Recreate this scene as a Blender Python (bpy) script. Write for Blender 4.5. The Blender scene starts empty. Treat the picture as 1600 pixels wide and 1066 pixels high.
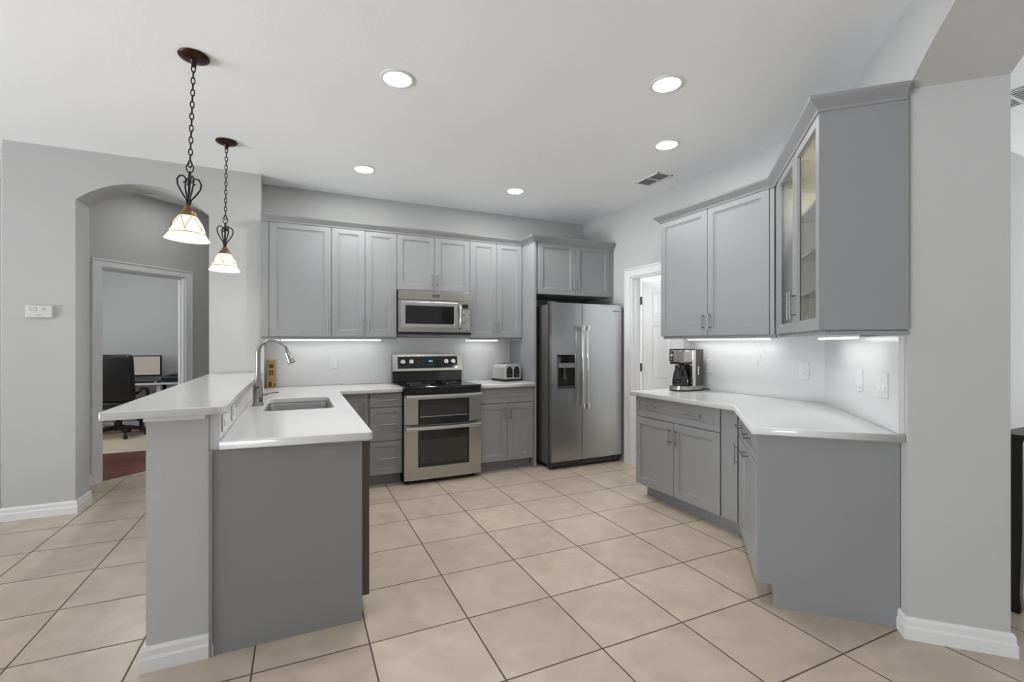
import bpy, bmesh, math, random
from mathutils import Vector, Matrix
random.seed(4)
S = bpy.context.scene
COL = S.collection
PI = math.pi
R2 = math.sqrt(0.5)

# ------------------------------------------------------------------ camera
H = 2.86                       # ceiling height
cam_d = bpy.data.cameras.new('camera')
cam_d.sensor_width = 36.0
cam_d.lens = 36.0 * 727.4 / 1600.0
cam_d.shift_y = 4.2 / 1600.0
cam_d.clip_start = 0.05
cam = bpy.data.objects.new('camera', cam_d)
COL.objects.link(cam)
cam.location = (0, 0, 1.33)
cam.rotation_euler = (PI / 2, 0, -math.radians(25.0))
S.camera = cam

# ------------------------------------------------------------------ world, exposure
w = bpy.data.worlds.new('daylight_sky'); S.world = w
w.use_nodes = True
bg = w.node_tree.nodes['Background']
bg.inputs[0].default_value = (0.86, 0.93, 1.0, 1)
bg.inputs[1].default_value = 1.0
S.view_settings.view_transform = 'Standard'
S.view_settings.look = 'None'
S.view_settings.exposure = 0.47
S.view_settings.gamma = 1.0
S.view_settings.use_curve_mapping = False


def area_light(name, loc, rot, sx, sy, power, col=(1, 1, 1), parent=None, shape='RECTANGLE', spread=None):
    d = bpy.data.lights.new(name, 'AREA')
    d.shape = shape; d.size = sx
    if shape in ('RECTANGLE', 'ELLIPSE'): d.size_y = sy
    d.energy = power; d.color = col
    if spread: d.spread = spread
    o = bpy.data.objects.new(name, d); COL.objects.link(o)
    o.location = loc; o.rotation_euler = rot
    if parent: o.parent = parent
    return o


# strength of each kind of light
LG = dict(rear=0.04, rear_up=0.04, west=0.08, west_up=0.52, east=0.5, east_up=0.13, cans=0.56, leds=0.13, pend=0.30, pantry=1.6, office=0.64, hall=0.62, sky=0.1, puck=2.0)
bg.inputs[1].default_value = 1.0 * LG['sky']
# daylight through the family room's windows behind the camera, and in the side rooms; upward-tilted lights are added ceiling fill
DAY = (0.93, 0.965, 1)
for x in (-2.6, 1.2):
    area_light('window_daylight', (x, -4.66, 1.35), (PI / 2, 0, 0), 2.6, 2.1, 100 * LG['rear'], DAY)
    area_light('upward_fill', (x, -4.42, 1.0), (PI / 2 + 0.65, 0, 0), 2.6, 1.7, 100 * LG['rear_up'], DAY, spread=1.7)  # added fill tilted up to brighten the ceiling, not a real source
area_light('window_daylight', (-7.45, 0.6, 1.5), (0, -PI / 2, 0), 1.8, 4.0, 250 * LG['west'], DAY)
area_light('upward_fill', (-7.45, 1.3, 0.55), (0, -PI / 2 - 0.45, 0), 0.9, 5.0, 300 * LG['west_up'], DAY, spread=1.7)  # added low fill, aimed up to lift the kitchen ceiling
area_light('upward_fill', (8.85, -0.8, 0.6), (0, PI / 2 + 0.55, 0), 0.9, 4.0, 420 * LG['east_up'], DAY, spread=1.7)  # added fill aimed up at the side room's ceiling
area_light('window_daylight', (8.9, -0.6, 1.5), (0, PI / 2, 0), 2.0, 3.0, 120 * LG['east'], (0.92, 0.96, 1))
area_light('window_daylight', (-3.52, 7.6, 1.5), (0, -PI / 2, 0), 1.2, 1.2, 22 * LG['office'], (0.95, 0.98, 1))

# ------------------------------------------------------------------ materials
MATS = {}


def mat(name, col, rough=0.5, metal=0.0, emit=None, estr=0.0, noise=None, bump=None, spec=None, coat=0.0, aniso=None):
    """procedural material; noise=(scale, amount, stretch) varies the colour, bump=(scale, strength, stretch)"""
    m = bpy.data.materials.new(name); m.use_nodes = True
    nt = m.node_tree; N = nt.nodes; L = nt.links
    b = N['Principled BSDF']
    b.inputs['Base Color'].default_value = (*col, 1)
    b.inputs['Roughness'].default_value = rough
    b.inputs['Metallic'].default_value = metal
    if spec is not None: b.inputs['Specular IOR Level'].default_value = spec
    if coat: b.inputs['Coat Weight'].default_value = coat
    if emit:
        b.inputs['Emission Color'].default_value = (*emit, 1)
        b.inputs['Emission Strength'].default_value = estr
    tc = N.new('ShaderNodeTexCoord')

    def tex(scale, stretch, detail=3):
        mp = N.new('ShaderNodeMapping'); mp.inputs['Scale'].default_value = stretch or (1, 1, 1)
        L.new(tc.outputs['Object'], mp.inputs['Vector'])
        t = N.new('ShaderNodeTexNoise'); t.inputs['Scale'].default_value = scale; t.inputs['Detail'].default_value = detail
        L.new(mp.outputs[0], t.inputs['Vector'])
        return t
    if noise:
        t = tex(noise[0], noise[2] if len(noise) > 2 else None)
        mx = N.new('ShaderNodeMix'); mx.data_type = 'RGBA'
        a = noise[1]
        mx.inputs[6].default_value = (*[c * (1 - a) for c in col], 1)
        mx.inputs[7].default_value = (*[min(1, c * (1 + a)) for c in col], 1)
        L.new(t.outputs['Fac'], mx.inputs[0]); L.new(mx.outputs[2], b.inputs['Base Color'])
    if bump:
        t = tex(bump[0], bump[2] if len(bump) > 2 else None)
        bp = N.new('ShaderNodeBump'); bp.inputs['Strength'].default_value = bump[1]; bp.inputs['Distance'].default_value = 0.002
        L.new(t.outputs['Fac'], bp.inputs['Height']); L.new(bp.outputs[0], b.inputs['Normal'])
    MATS[name] = m
    return m


WALL = mat('wall_paint', (0.500, 0.506, 0.502), 0.75, noise=(1.2, 0.02), bump=(90, 0.25))
CEIL = mat('ceiling_paint', (0.91, 0.925, 0.945), 0.8, noise=(1.0, 0.01), bump=(60, 0.35))
TRIMW = mat('white_trim_paint', (0.78, 0.78, 0.79), 0.35, noise=(3, 0.015))
DOORW = mat('white_door_paint', (0.80, 0.80, 0.81), 0.35, noise=(3, 0.015))
CAB = mat('grey_cabinet_paint', (0.272, 0.275, 0.283), 0.38, noise=(2.0, 0.025))
CABIN = mat('maple_interior', (0.60, 0.545, 0.45), 0.45, noise=(6, 0.05, (1, 1, 8)))
STEEL = mat('brushed_steel', (0.56, 0.555, 0.545), 0.27, 1.0, noise=(3, 0.05, (60, 60, 1)), bump=(4, 0.05, (120, 120, 1)))
STEELH = mat('brushed_steel_horizontal', (0.46, 0.45, 0.43), 0.25, 1.0, noise=(3, 0.05, (1, 1, 60)), bump=(4, 0.05, (1, 1, 120)))
FRIDGE = mat('fridge_steel', (0.43, 0.435, 0.445), 0.30, 1.0, noise=(2.5, 0.10, (1.0, 1.0, 0.6)), bump=(4, 0.04, (1, 1, 100)))
FSIDE = mat('fridge_side_grey', (0.26, 0.255, 0.24), 0.3, 0.6, noise=(3, 0.04))
HANDLE = mat('satin_pull_metal', (0.34, 0.34, 0.35), 0.33, 1.0, noise=(8, 0.03))
DWEDGE = mat('dishwasher_edge', (0.11, 0.095, 0.082), 0.42, 0.5, noise=(4, 0.1))
DARKOLIVE = mat('dark_olive_plastic', (0.055, 0.052, 0.045), 0.35, noise=(12, 0.1))
NICKEL = mat('satin_nickel', (0.62, 0.62, 0.62), 0.25, 1.0, noise=(8, 0.03))
SINKM = mat('sink_steel', (0.45, 0.45, 0.45), 0.28, 1.0, noise=(4, 0.04, (30, 1, 1)))
FAUC = mat('faucet_steel', (0.36, 0.36, 0.36), 0.28, 1.0, noise=(10, 0.03))
CHROME = mat('chrome', (0.80, 0.79, 0.76), 0.08, 1.0, noise=(5, 0.02))
BLACKG = mat('black_glass', (0.008, 0.008, 0.009), 0.06, noise=(3, 0.1), coat=0.3)
BLACK = mat('black_plastic', (0.012, 0.012, 0.013), 0.35, noise=(20, 0.1))
DARKG = mat('oven_window', (0.035, 0.035, 0.034), 0.12, noise=(3, 0.1))
DARKGREY = mat('dark_grey_plastic', (0.05, 0.05, 0.05), 0.4, noise=(20, 0.1))
MIDGREY = mat('grey_plastic', (0.30, 0.30, 0.29), 0.4, noise=(20, 0.05))
PLATE = mat('white_plate_plastic', (0.67, 0.67, 0.67), 0.3, noise=(20, 0.01))
LEATHER = mat('black_chair_leather', (0.018, 0.018, 0.019), 0.45, noise=(30, 0.15), bump=(80, 0.3))
BRONZE = mat('oil_rubbed_bronze', (0.035, 0.012, 0.007), 0.35, 0.6, noise=(12, 0.35))
IRON = mat('dark_iron', (0.012, 0.010, 0.012), 0.45, 0.4, noise=(20, 0.2))
GOLD = mat('antique_gold', (0.20, 0.12, 0.05), 0.4, 0.7, noise=(14, 0.3))
LED = mat('led_strip_glow', (1, 1, 1), 0.5, emit=(1, 1, 0.99), estr=3 * (LG['leds'] > 0))
CAN = mat('recessed_lens_glow', (1, 1, 1), 0.5, emit=(1, 1, 0.98), estr=6 * (LG['cans'] > 0))
BULB = mat('bulb_glow', (1, 1, 1), 0.5, emit=(1, 0.96, 0.85), estr=5 * (LG['pend'] > 0))
BLUED = mat('blue_clock_digits', (0.1, 0.4, 0.8), 0.4, emit=(0.10, 0.40, 0.85), estr=0.6)
REDD = mat('dim_red_display', (0.05, 0.01, 0.01), 0.3, emit=(0.4, 0.05, 0.05), estr=0.02)
SCREEN = mat('lit_screen', (0.02, 0.02, 0.02), 0.3, emit=(0.55, 0.50, 0.44), estr=0.62 * LG['office'], noise=(3, 0.2))
BAMBOO = mat('bamboo_block', (0.40, 0.25, 0.09), 0.5, noise=(4, 0.25, (8, 8, 1)))
DESKW = mat('white_desk_laminate', (0.72, 0.72, 0.73), 0.4, noise=(6, 0.02))
MATB = mat('beige_floor_mat', (0.66, 0.57, 0.44), 0.5, noise=(3, 0.08))
NAVY = mat('dark_navy_plastic', (0.012, 0.016, 0.026), 0.3, noise=(12, 0.1))
ESPRESSO = mat('espresso_wood', (0.012, 0.011, 0.011), 0.4, noise=(5, 0.3, (10, 10, 1)))
VENTD = mat('vent_dark', (0.05, 0.05, 0.05), 0.6, noise=(10, 0.1))
VENTS = mat('vent_slat_grey', (0.25, 0.25, 0.25), 0.5, noise=(10, 0.1))
GASKET = mat('dark_gap', (0.01, 0.01, 0.012), 0.7, noise=(10, 0.1))
FACADE = mat('outdoor_lawn', (0.12, 0.2, 0.07), 0.9, noise=(2, 0.3))


def quartz():
    m = bpy.data.materials.new('white_quartz'); m.use_nodes = True
    nt = m.node_tree; N = nt.nodes; L = nt.links; b = N['Principled BSDF']
    tc = N.new('ShaderNodeTexCoord')
    n1 = N.new('ShaderNodeTexNoise'); n1.inputs['Scale'].default_value = 1.5; n1.inputs['Detail'].default_value = 5
    n1.inputs['Distortion'].default_value = 0.9
    L.new(tc.outputs['Object'], n1.inputs['Vector'])
    # a vein runs where the noise crosses one level
    s = N.new('ShaderNodeMath'); s.operation = 'SUBTRACT'; s.inputs[1].default_value = 0.52; L.new(n1.outputs['Fac'], s.inputs[0])
    a = N.new('ShaderNodeMath'); a.operation = 'ABSOLUTE'; L.new(s.outputs[0], a.inputs[0])
    mr = N.new('ShaderNodeMapRange'); mr.inputs[1].default_value = 0.0; mr.inputs[2].default_value = 0.010
    mr.inputs[3].default_value = 1.0; mr.inputs[4].default_value = 0.0; L.new(a.outputs[0], mr.inputs[0])
    n2 = N.new('ShaderNodeTexNoise'); n2.inputs['Scale'].default_value = 1.1; L.new(tc.outputs['Object'], n2.inputs['Vector'])
    m2 = N.new('ShaderNodeMapRange'); m2.inputs[1].default_value = 0.5; m2.inputs[2].default_value = 0.68; L.new(n2.outputs['Fac'], m2.inputs[0])
    mu = N.new('ShaderNodeMath'); mu.operation = 'MULTIPLY'; L.new(mr.outputs[0], mu.inputs[0]); L.new(m2.outputs[0], mu.inputs[1])
    mx = N.new('ShaderNodeMix'); mx.data_type = 'RGBA'
    mx.inputs[6].default_value = (0.635, 0.637, 0.642, 1); mx.inputs[7].default_value = (0.50, 0.50, 0.50, 1)
    m3 = N.new('ShaderNodeMath'); m3.operation = 'MULTIPLY'; m3.inputs[1].default_value = 0.55; L.new(mu.outputs[0], m3.inputs[0])
    L.new(m3.outputs[0], mx.inputs[0]); L.new(mx.outputs[2], b.inputs['Base Color'])
    b.inputs['Roughness'].default_value = 0.16
    return m


QUARTZ = quartz()

TILE = 1.33 / 2.898
TA = 0.430
_k = math.radians(25.0)


def cam2world(x, z):
    return (x * math.cos(_k) + z * math.sin(_k), -x * math.sin(_k) + z * math.cos(_k))


TO = cam2world(-3.042 * TILE, 8.134 * TILE)
TU = cam2world(math.cos(TA), math.sin(TA))       # direction of one tile row


def floor_tiles():
    m = bpy.data.materials.new('beige_floor_tile'); m.use_nodes = True
    nt = m.node_tree; N = nt.nodes; L = nt.links; b = N['Principled BSDF']
    g = N.new('ShaderNodeNewGeometry')
    sub = N.new('ShaderNodeVectorMath'); sub.operation = 'SUBTRACT'; sub.inputs[1].default_value = (TO[0], TO[1], 0)
    L.new(g.outputs['Position'], sub.inputs[0])

    def dot(v):
        d = N.new('ShaderNodeVectorMath'); d.operation = 'DOT_PRODUCT'
        d.inputs[1].default_value = (v[0] / TILE, v[1] / TILE, 0); L.new(sub.outputs[0], d.inputs[0])
        return d.outputs['Value']
    u, v = dot(TU), dot((TU[1], -TU[0]))

    def math_(op, a, bb=None):
        n = N.new('ShaderNodeMath'); n.operation = op
        for i, x in enumerate((a, bb)):
            if x is None: continue
            if isinstance(x, (int, float)): n.inputs[i].default_value = x
            else: L.new(x, n.inputs[i])
        return n.outputs[0]

    def edge(x):
        fr = math_('FRACT', x); return math_('MINIMUM', fr, math_('SUBTRACT', 1.0, fr))
    e = math_('MINIMUM', edge(u), edge(v))
    mr = N.new('ShaderNodeMapRange'); mr.inputs[1].default_value = 0.0062; mr.inputs[2].default_value = 0.0082; L.new(e, mr.inputs[0])
    cb = N.new('ShaderNodeCombineXYZ'); L.new(math_('FLOOR', u), cb.inputs[0]); L.new(math_('FLOOR', v), cb.inputs[1])
    wn = N.new('ShaderNodeTexWhiteNoise'); L.new(cb.outputs[0], wn.inputs['Vector'])
    off = N.new('ShaderNodeVectorMath'); off.operation = 'MULTIPLY_ADD'; off.inputs[1].default_value = (7, 7, 7)
    L.new(wn.outputs['Color'], off.inputs[0]); L.new(sub.outputs[0], off.inputs[2])
    n1 = N.new('ShaderNodeTexNoise'); n1.inputs['Scale'].default_value = 4.5; n1.inputs['Detail'].default_value = 6; n1.inputs['Distortion'].default_value = 1.0
    L.new(off.outputs[0], n1.inputs['Vector'])
    cr = N.new('ShaderNodeValToRGB'); L.new(n1.outputs['Fac'], cr.inputs[0])
    cr.color_ramp.elements[0].position = 0.3; cr.color_ramp.elements[0].color = (0.46, 0.385, 0.30, 1)
    cr.color_ramp.elements[1].position = 0.72; cr.color_ramp.elements[1].color = (0.59, 0.50, 0.40, 1)
    hs = N.new('ShaderNodeHueSaturation'); L.new(cr.outputs[0], hs.inputs['Color'])
    m4 = N.new('ShaderNodeMapRange'); m4.inputs[3].default_value = 0.93; m4.inputs[4].default_value = 1.06
    L.new(wn.outputs['Value'], m4.inputs[0]); L.new(m4.outputs[0], hs.inputs['Value'])
    mx = N.new('ShaderNodeMix'); mx.data_type = 'RGBA'; mx.inputs[6].default_value = (0.085, 0.062, 0.044, 1)
    L.new(mr.outputs[0], mx.inputs[0]); L.new(hs.outputs[0], mx.inputs[7]); L.new(mx.outputs[2], b.inputs['Base Color'])
    m5 = N.new('ShaderNodeMapRange'); m5.inputs[3].default_value = 0.8; m5.inputs[4].default_value = 0.30
    L.new(mr.outputs[0], m5.inputs[0]); L.new(m5.outputs[0], b.inputs['Roughness'])
    m6 = N.new('ShaderNodeMapRange'); m6.inputs[1].default_value = 0.004; m6.inputs[2].default_value = 0.014; L.new(e, m6.inputs[0])
    bp = N.new('ShaderNodeBump'); bp.inputs['Strength'].default_value = 0.6; bp.inputs['Distance'].default_value = 0.003
    L.new(m6.outputs[0], bp.inputs['Height']); L.new(bp.outputs[0], b.inputs['Normal'])
    return m


def wood_floor():
    m = bpy.data.materials.new('red_wood_floor'); m.use_nodes = True
    nt = m.node_tree; N = nt.nodes; L = nt.links; b = N['Principled BSDF']
    g = N.new('ShaderNodeNewGeometry')
    br = N.new('ShaderNodeTexBrick'); br.inputs['Scale'].default_value = 1.0
    br.inputs['Brick Width'].default_value = 1.2; br.inputs['Row Height'].default_value = 0.10; br.inputs['Mortar Size'].default_value = 0.002
    br.inputs['Color1'].default_value = (0.15, 0.044, 0.036, 1); br.inputs['Color2'].default_value = (0.21, 0.075, 0.06, 1)
    br.inputs['Mortar'].default_value = (0.02, 0.008, 0.006, 1)
    L.new(g.outputs['Position'], br.inputs['Vector'])
    L.new(br.outputs['Color'], b.inputs['Base Color'])
    b.inputs['Roughness'].default_value = 0.3
    return m


def pane_glass():
    m = bpy.data.materials.new('clear_pane'); m.use_nodes = True
    nt = m.node_tree; N = nt.nodes; L = nt.links
    out = N['Material Output']; N.remove(N['Principled BSDF'])
    t = N.new('ShaderNodeBsdfTransparent'); t.inputs[0].default_value = (0.90, 0.93, 0.92, 1)
    gl = N.new('ShaderNodeBsdfGlossy'); gl.inputs['Roughness'].default_value = 0.02
    fr_ = N.new('ShaderNodeFresnel'); fr_.inputs['IOR'].default_value = 1.45
    fr = N.new('ShaderNodeMath'); fr.operation = 'MULTIPLY'; fr.inputs[1].default_value = 0.4; L.new(fr_.outputs[0], fr.inputs[0])
    mx = N.new('ShaderNodeMixShader'); L.new(fr.outputs[0], mx.inputs[0]); L.new(t.outputs[0], mx.inputs[1]); L.new(gl.outputs[0], mx.inputs[2])
    L.new(mx.outputs[0], out.inputs[0])
    return m


def shade_glass():
    m = bpy.data.materials.new('alabaster_shade'); m.use_nodes = True
    nt = m.node_tree; N = nt.nodes; L = nt.links
    out = N['Material Output']; b = N['Principled BSDF']
    b.inputs['Base Color'].default_value = (0.85, 0.80, 0.68, 1); b.inputs['Roughness'].default_value = 0.35
    tc = N.new('ShaderNodeTexCoord'); nz = N.new('ShaderNodeTexNoise'); nz.inputs['Scale'].default_value = 14
    L.new(tc.outputs['Object'], nz.inputs['Vector'])
    mr = N.new('ShaderNodeMapRange'); mr.inputs[3].default_value = 0.12 * (LG['pend'] > 0); mr.inputs[4].default_value = 0.30 * (LG['pend'] > 0); L.new(nz.outputs['Fac'], mr.inputs[0])
    b.inputs['Emission Color'].default_value = (1.0, 0.92, 0.74, 1); L.new(mr.outputs[0], b.inputs['Emission Strength'])
    tl = N.new('ShaderNodeBsdfTranslucent'); tl.inputs[0].default_value = (0.95, 0.9, 0.8, 1)
    mx = N.new('ShaderNodeMixShader'); mx.inputs[0].default_value = 0.45
    L.new(b.outputs[0], mx.inputs[1]); L.new(tl.outputs[0], mx.inputs[2]); L.new(mx.outputs[0], out.inputs[0])
    return m


FLOOR = floor_tiles(); WOODF = wood_floor(); PANE = pane_glass(); SHADE = shade_glass()


# ------------------------------------------------------------------ mesh helpers
class MB:
    def __init__(s): s.bm = bmesh.new()

    def box(s, x0, x1, y0, y1, z0, z1, bev=0.0, seg=2):
        if x0 > x1: x0, x1 = x1, x0
        if y0 > y1: y0, y1 = y1, y0
        if z0 > z1: z0, z1 = z1, z0
        b = bmesh.new()
        bmesh.ops.create_cube(b, size=1.0, matrix=Matrix.Translation(((x0 + x1) / 2, (y0 + y1) / 2, (z0 + z1) / 2)) @ Matrix.Diagonal((x1 - x0, y1 - y0, z1 - z0, 1)))
        if bev: bmesh.ops.bevel(b, geom=b.edges[:], offset=bev, segments=seg, profile=0.5, affect='EDGES')
        s._add(b); return s

    def _add(s, b, M=None):
        if M is not None: bmesh.ops.transform(b, matrix=M, verts=b.verts[:])
        me = bpy.data.meshes.new('tmp'); b.to_mesh(me); b.free(); s.bm.from_mesh(me); bpy.data.meshes.remove(me)

    def rod(s, p0, p1, r0, r1=None, seg=16, caps=True):
        p0, p1 = Vector(p0), Vector(p1); r1 = r0 if r1 is None else r1
        d = p1 - p0; b = bmesh.new()
        q = d.to_track_quat('Z', 'Y').to_matrix().to_4x4()
        bmesh.ops.create_cone(b, cap_ends=caps, segments=seg, radius1=r0, radius2=r1, depth=d.length,
                              matrix=Matrix.Translation((p0 + p1) / 2) @ q)
        s._add(b); return s

    def tube(s, pts, r, seg=10, closed=False):
        pts = [Vector(p) for p in pts]; n = len(pts)
        rr = r if isinstance(r, (list, tuple)) else [r] * n
        rings = []; up = None
        for i, p in enumerate(pts):
            if closed: d = pts[(i + 1) % n] - pts[i - 1]
            else: d = pts[min(i + 1, n - 1)] - pts[max(i - 1, 0)]
            d.normalize()
            if up is None:
                up = Vector((0, 0, 1)) if abs(d.z) < 0.9 else Vector((1, 0, 0))
            a = d.cross(up)
            if a.length < 1e-4: a = d.cross(Vector((0, 1, 0)))
            a.normalize(); up = a.cross(d).normalized()
            rings.append([s.bm.verts.new(p + (a * math.cos(t) + up * math.sin(t)) * rr[i]) for t in [2 * PI * k / seg for k in range(seg)]])
        m = n if closed else n - 1
        for i in range(m):
            A, B = rings[i], rings[(i + 1) % n]
            for k in range(seg): s.bm.faces.new((A[k], A[(k + 1) % seg], B[(k + 1) % seg], B[k]))
        if not closed:
            s.bm.faces.new(rings[0][::-1]); s.bm.faces.new(rings[-1])
        return s

    def lathe(s, prof, c=(0, 0, 0), seg=32, M=None):
        b = bmesh.new(); rings = []
        for r, z in prof:
            if r < 1e-6: rings.append([b.verts.new((0, 0, z))])
            else: rings.append([b.verts.new((r * math.cos(2 * PI * k / seg), r * math.sin(2 * PI * k / seg), z)) for k in range(seg)])
        for A, B in zip(rings, rings[1:]):
            for k in range(seg):
                k2 = (k + 1) % seg
                if len(A) == 1 and len(B) == 1: continue
                if len(A) == 1: b.faces.new((A[0], B[k2], B[k]))
                elif len(B) == 1: b.faces.new((A[k], A[k2], B[0]))
                else: b.faces.new((A[k], A[k2], B[k2], B[k]))
        s._add(b, Matrix.Translation(c) @ M if M is not None else Matrix.Translation(c)); return s

    def prism(s, poly, z0, z1):
        lo = [s.bm.verts.new((x, y, z0)) for x, y in poly]; hi = [s.bm.verts.new((x, y, z1)) for x, y in poly]
        n = len(poly)
        for i in range(n): s.bm.faces.new((lo[i], lo[(i + 1) % n], hi[(i + 1) % n], hi[i]))
        s.bm.faces.new(hi); s.bm.faces.new(lo[::-1]); return s

    def extr(s, poly, axis, a0, a1):
        """poly in the plane across axis ('x': (y,z), 'y': (x,z)), extruded a0..a1"""
        f = (lambda p, a: (a, p[0], p[1])) if axis == 'x' else (lambda p, a: (p[0], a, p[1]))
        lo = [s.bm.verts.new(f(p, a0)) for p in poly]; hi = [s.bm.verts.new(f(p, a1)) for p in poly]; n = len(poly)
        for i in range(n): s.bm.faces.new((lo[i], lo[(i + 1) % n], hi[(i + 1) % n], hi[i]))
        s.bm.faces.new(hi); s.bm.faces.new(lo[::-1]); return s

    def sweep(s, path, prof, closed=False):
        """profile (out, z) swept along a flat path [(x,y)], mitred; 'out' is to the right of travel"""
        n = len(path); rings = []
        for i, p in enumerate(path):
            p = Vector(p)
            d1 = (p - Vector(path[i - 1])).normalized() if i > 0 else None
            d2 = (Vector(path[i + 1]) - p).normalized() if i < n - 1 else None
            if d1 is None: d1 = d2
            if d2 is None: d2 = d1
            n1 = Vector((d1.y, -d1.x)); n2 = Vector((d2.y, -d2.x)); m = (n1 + n2).normalized()
            k = 1 / max(0.2, m.dot(n1))
            rings.append([s.bm.verts.new((p.x + m.x * o * k, p.y + m.y * o * k, z)) for o, z in prof])
        for A, B in zip(rings, rings[1:]):
            for k in range(len(prof)):
                k2 = (k + 1) % len(prof); s.bm.faces.new((A[k], A[k2], B[k2], B[k]))
        s.bm.faces.new(rings[0]); s.bm.faces.new(rings[-1][::-1]); return s

    def loops(s, x0, x1, z0, z1, lps, fill=True):
        """nested rectangles in the xz plane: lps = [(inset, y)...]"""
        R = []
        for ins, y in lps:
            R.append([s.bm.verts.new(p) for p in ((x0 + ins, y, z0 + ins), (x1 - ins, y, z0 + ins), (x1 - ins, y, z1 - ins), (x0 + ins, y, z1 - ins))])
        for A, B in zip(R, R[1:]):
            for k in range(4): s.bm.faces.new((A[k], A[(k + 1) % 4], B[(k + 1) % 4], B[k]))
        s.bm.faces.new(R[0][::-1])
        if fill: s.bm.faces.new(R[-1])
        return s

    def shift(s, M): bmesh.ops.transform(s.bm, matrix=M, verts=s.bm.verts[:]); return s

    def build(s, name, m, parent=None, smooth=False, bevel=0.0, loc=None):
        bmesh.ops.recalc_face_normals(s.bm, faces=s.bm.faces[:])
        me = bpy.data.meshes.new(name); s.bm.to_mesh(me); s.bm.free()
        me.materials.append(m)
        if smooth:
            for p in me.polygons: p.use_smooth = True
            try: me.set_sharp_from_angle(angle=math.radians(40))
            except Exception: pass
        o = bpy.data.objects.new(name, me); COL.objects.link(o)
        if parent: o.parent = parent
        if loc: o.location = loc
        if bevel:
            bv = o.modifiers.new('edge', 'BEVEL'); bv.width = bevel; bv.segments = 2; bv.limit_method = 'ANGLE'; bv.angle_limit = math.radians(40)
        return o


def box(name, m, b, parent=None, bevel=0.0):
    return MB().box(*b).build(name, m, parent, bevel=bevel)


def thing(name, label, cat, loc=(0, 0, 0), rz=0.0, group=None):
    o = bpy.data.objects.new(name, None); COL.objects.link(o)
    o.empty_display_size = 0.1
    o.location = loc; o.rotation_euler = (0, 0, rz)
    o['label'] = label; o['category'] = cat
    if group: o['group'] = group
    return o


def tag(o, label, cat, group=None, kind=None):
    o['label'] = label; o['category'] = cat
    if group: o['group'] = group
    if kind: o['kind'] = kind
    return o


def struct(o):
    o['kind'] = 'structure'; return o


def slab(name, m, outer, holes, z0, z1, bev=0.006, parent=None):
    """flat slab with rounded edges and holes, from a filled 2D curve"""
    cu = bpy.data.curves.new(name, 'CURVE'); cu.dimensions = '2D'; cu.fill_mode = 'BOTH'
    cu.extrude = (z1 - z0) / 2 - bev; cu.bevel_depth = bev; cu.bevel_resolution = 2; cu.offset = -bev
    for poly in [outer] + holes:
        sp = cu.splines.new('POLY'); sp.points.add(len(poly) - 1); sp.use_cyclic_u = True
        for p, q in zip(sp.points, poly): p.co = (q[0], q[1], 0, 1)
    tmp = bpy.data.objects.new('tmp', cu); COL.objects.link(tmp)
    dg = bpy.context.evaluated_depsgraph_get(); dg.update()
    me = bpy.data.meshes.new_from_object(tmp.evaluated_get(dg)); bpy.data.objects.remove(tmp); bpy.data.curves.remove(cu)
    me.name = name; me.materials.clear(); me.materials.append(m)
    me.transform(Matrix.Translation((0, 0, (z0 + z1) / 2)))
    o = bpy.data.objects.new(name, me); COL.objects.link(o)
    if parent: o.parent = parent
    return o


def rounded(poly, radii, n=6):
    """round chosen corners of a polygon; radii: {index: radius}"""
    out = []; N = len(poly)
    for i, p in enumerate(poly):
        r = radii.get(i, 0)
        if not r: out.append(p); continue
        P = Vector(p); a = (Vector(poly[i - 1]) - P).normalized(); b = (Vector(poly[(i + 1) % N]) - P).normalized()
        half = a.angle(b) / 2; t = r / math.tan(half); c = P + (a + b).normalized() * (r / math.sin(half))
        p0, p1 = P + a * t - c, P + b * t - c
        ang = p0.angle_signed(p1)
        for k in range(n + 1):
            v = p0.copy(); v.rotate(Matrix.Rotation(-ang * k / n, 2)); out.append(tuple(c + v))
    return out


# ------------------------------------------------------------------ the shell
o = struct(box('floor', FLOOR, (-7.8, 9.2, -5.2, 9.6, -0.1, 0.0)))
o = struct(box('ceiling', CEIL, (-7.8, 9.2, -5.2, 9.6, H, H + 0.1)))
BW, RW = 5.05, 3.37            # kitchen back wall (y) and right wall (x)
struct(box('wall_back', WALL, (-0.277, 3.60, BW, BW + 0.13, 0, H)))


def arched(name, x0, x1, a0, a1, spring, rise, thick, parent_loc=(0, 0, 0), rz=0.0, n=20):
    mb = MB()
    mb.box(x0, a0, 0, thick, 0, H); mb.box(a1, x1, 0, thick, 0, H)
    hw = (a1 - a0) / 2; Rr = (hw * hw + rise * rise) / (2 * rise); cz = spring + rise - Rr; xm = (a0 + a1) / 2
    pts = [(a0 + (a1 - a0) * k / n) for k in range(n + 1)]
    zs = [cz + math.sqrt(max(0, Rr * Rr - (x - xm) ** 2)) for x in pts]
    V = mb.bm.verts
    fr = [(V.new((x, 0, z)), V.new((x, 0, H)), V.new((x, thick, z)), V.new((x, thick, H))) for x, z in zip(pts, zs)]
    for A, B in zip(fr, fr[1:]):
        mb.bm.faces.new((A[0], B[0], B[1], A[1])); mb.bm.faces.new((A[2], A[3], B[3], B[2])); mb.bm.faces.new((A[0], A[2], B[2], B[0]))
    bmesh.ops.remove_doubles(mb.bm, verts=mb.bm.verts[:], dist=1e-5)
    o = mb.build(name, WALL); o.location = parent_loc; o.rotation_euler = (0, 0, rz)
    return struct(o)


AY = 4.77                      # face of the wall with the small arch
arched('wall_left', -1.985, -0.277, -1.565, -0.675, 2.467, 0.178, BW - AY, (0, AY, 0))
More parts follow.
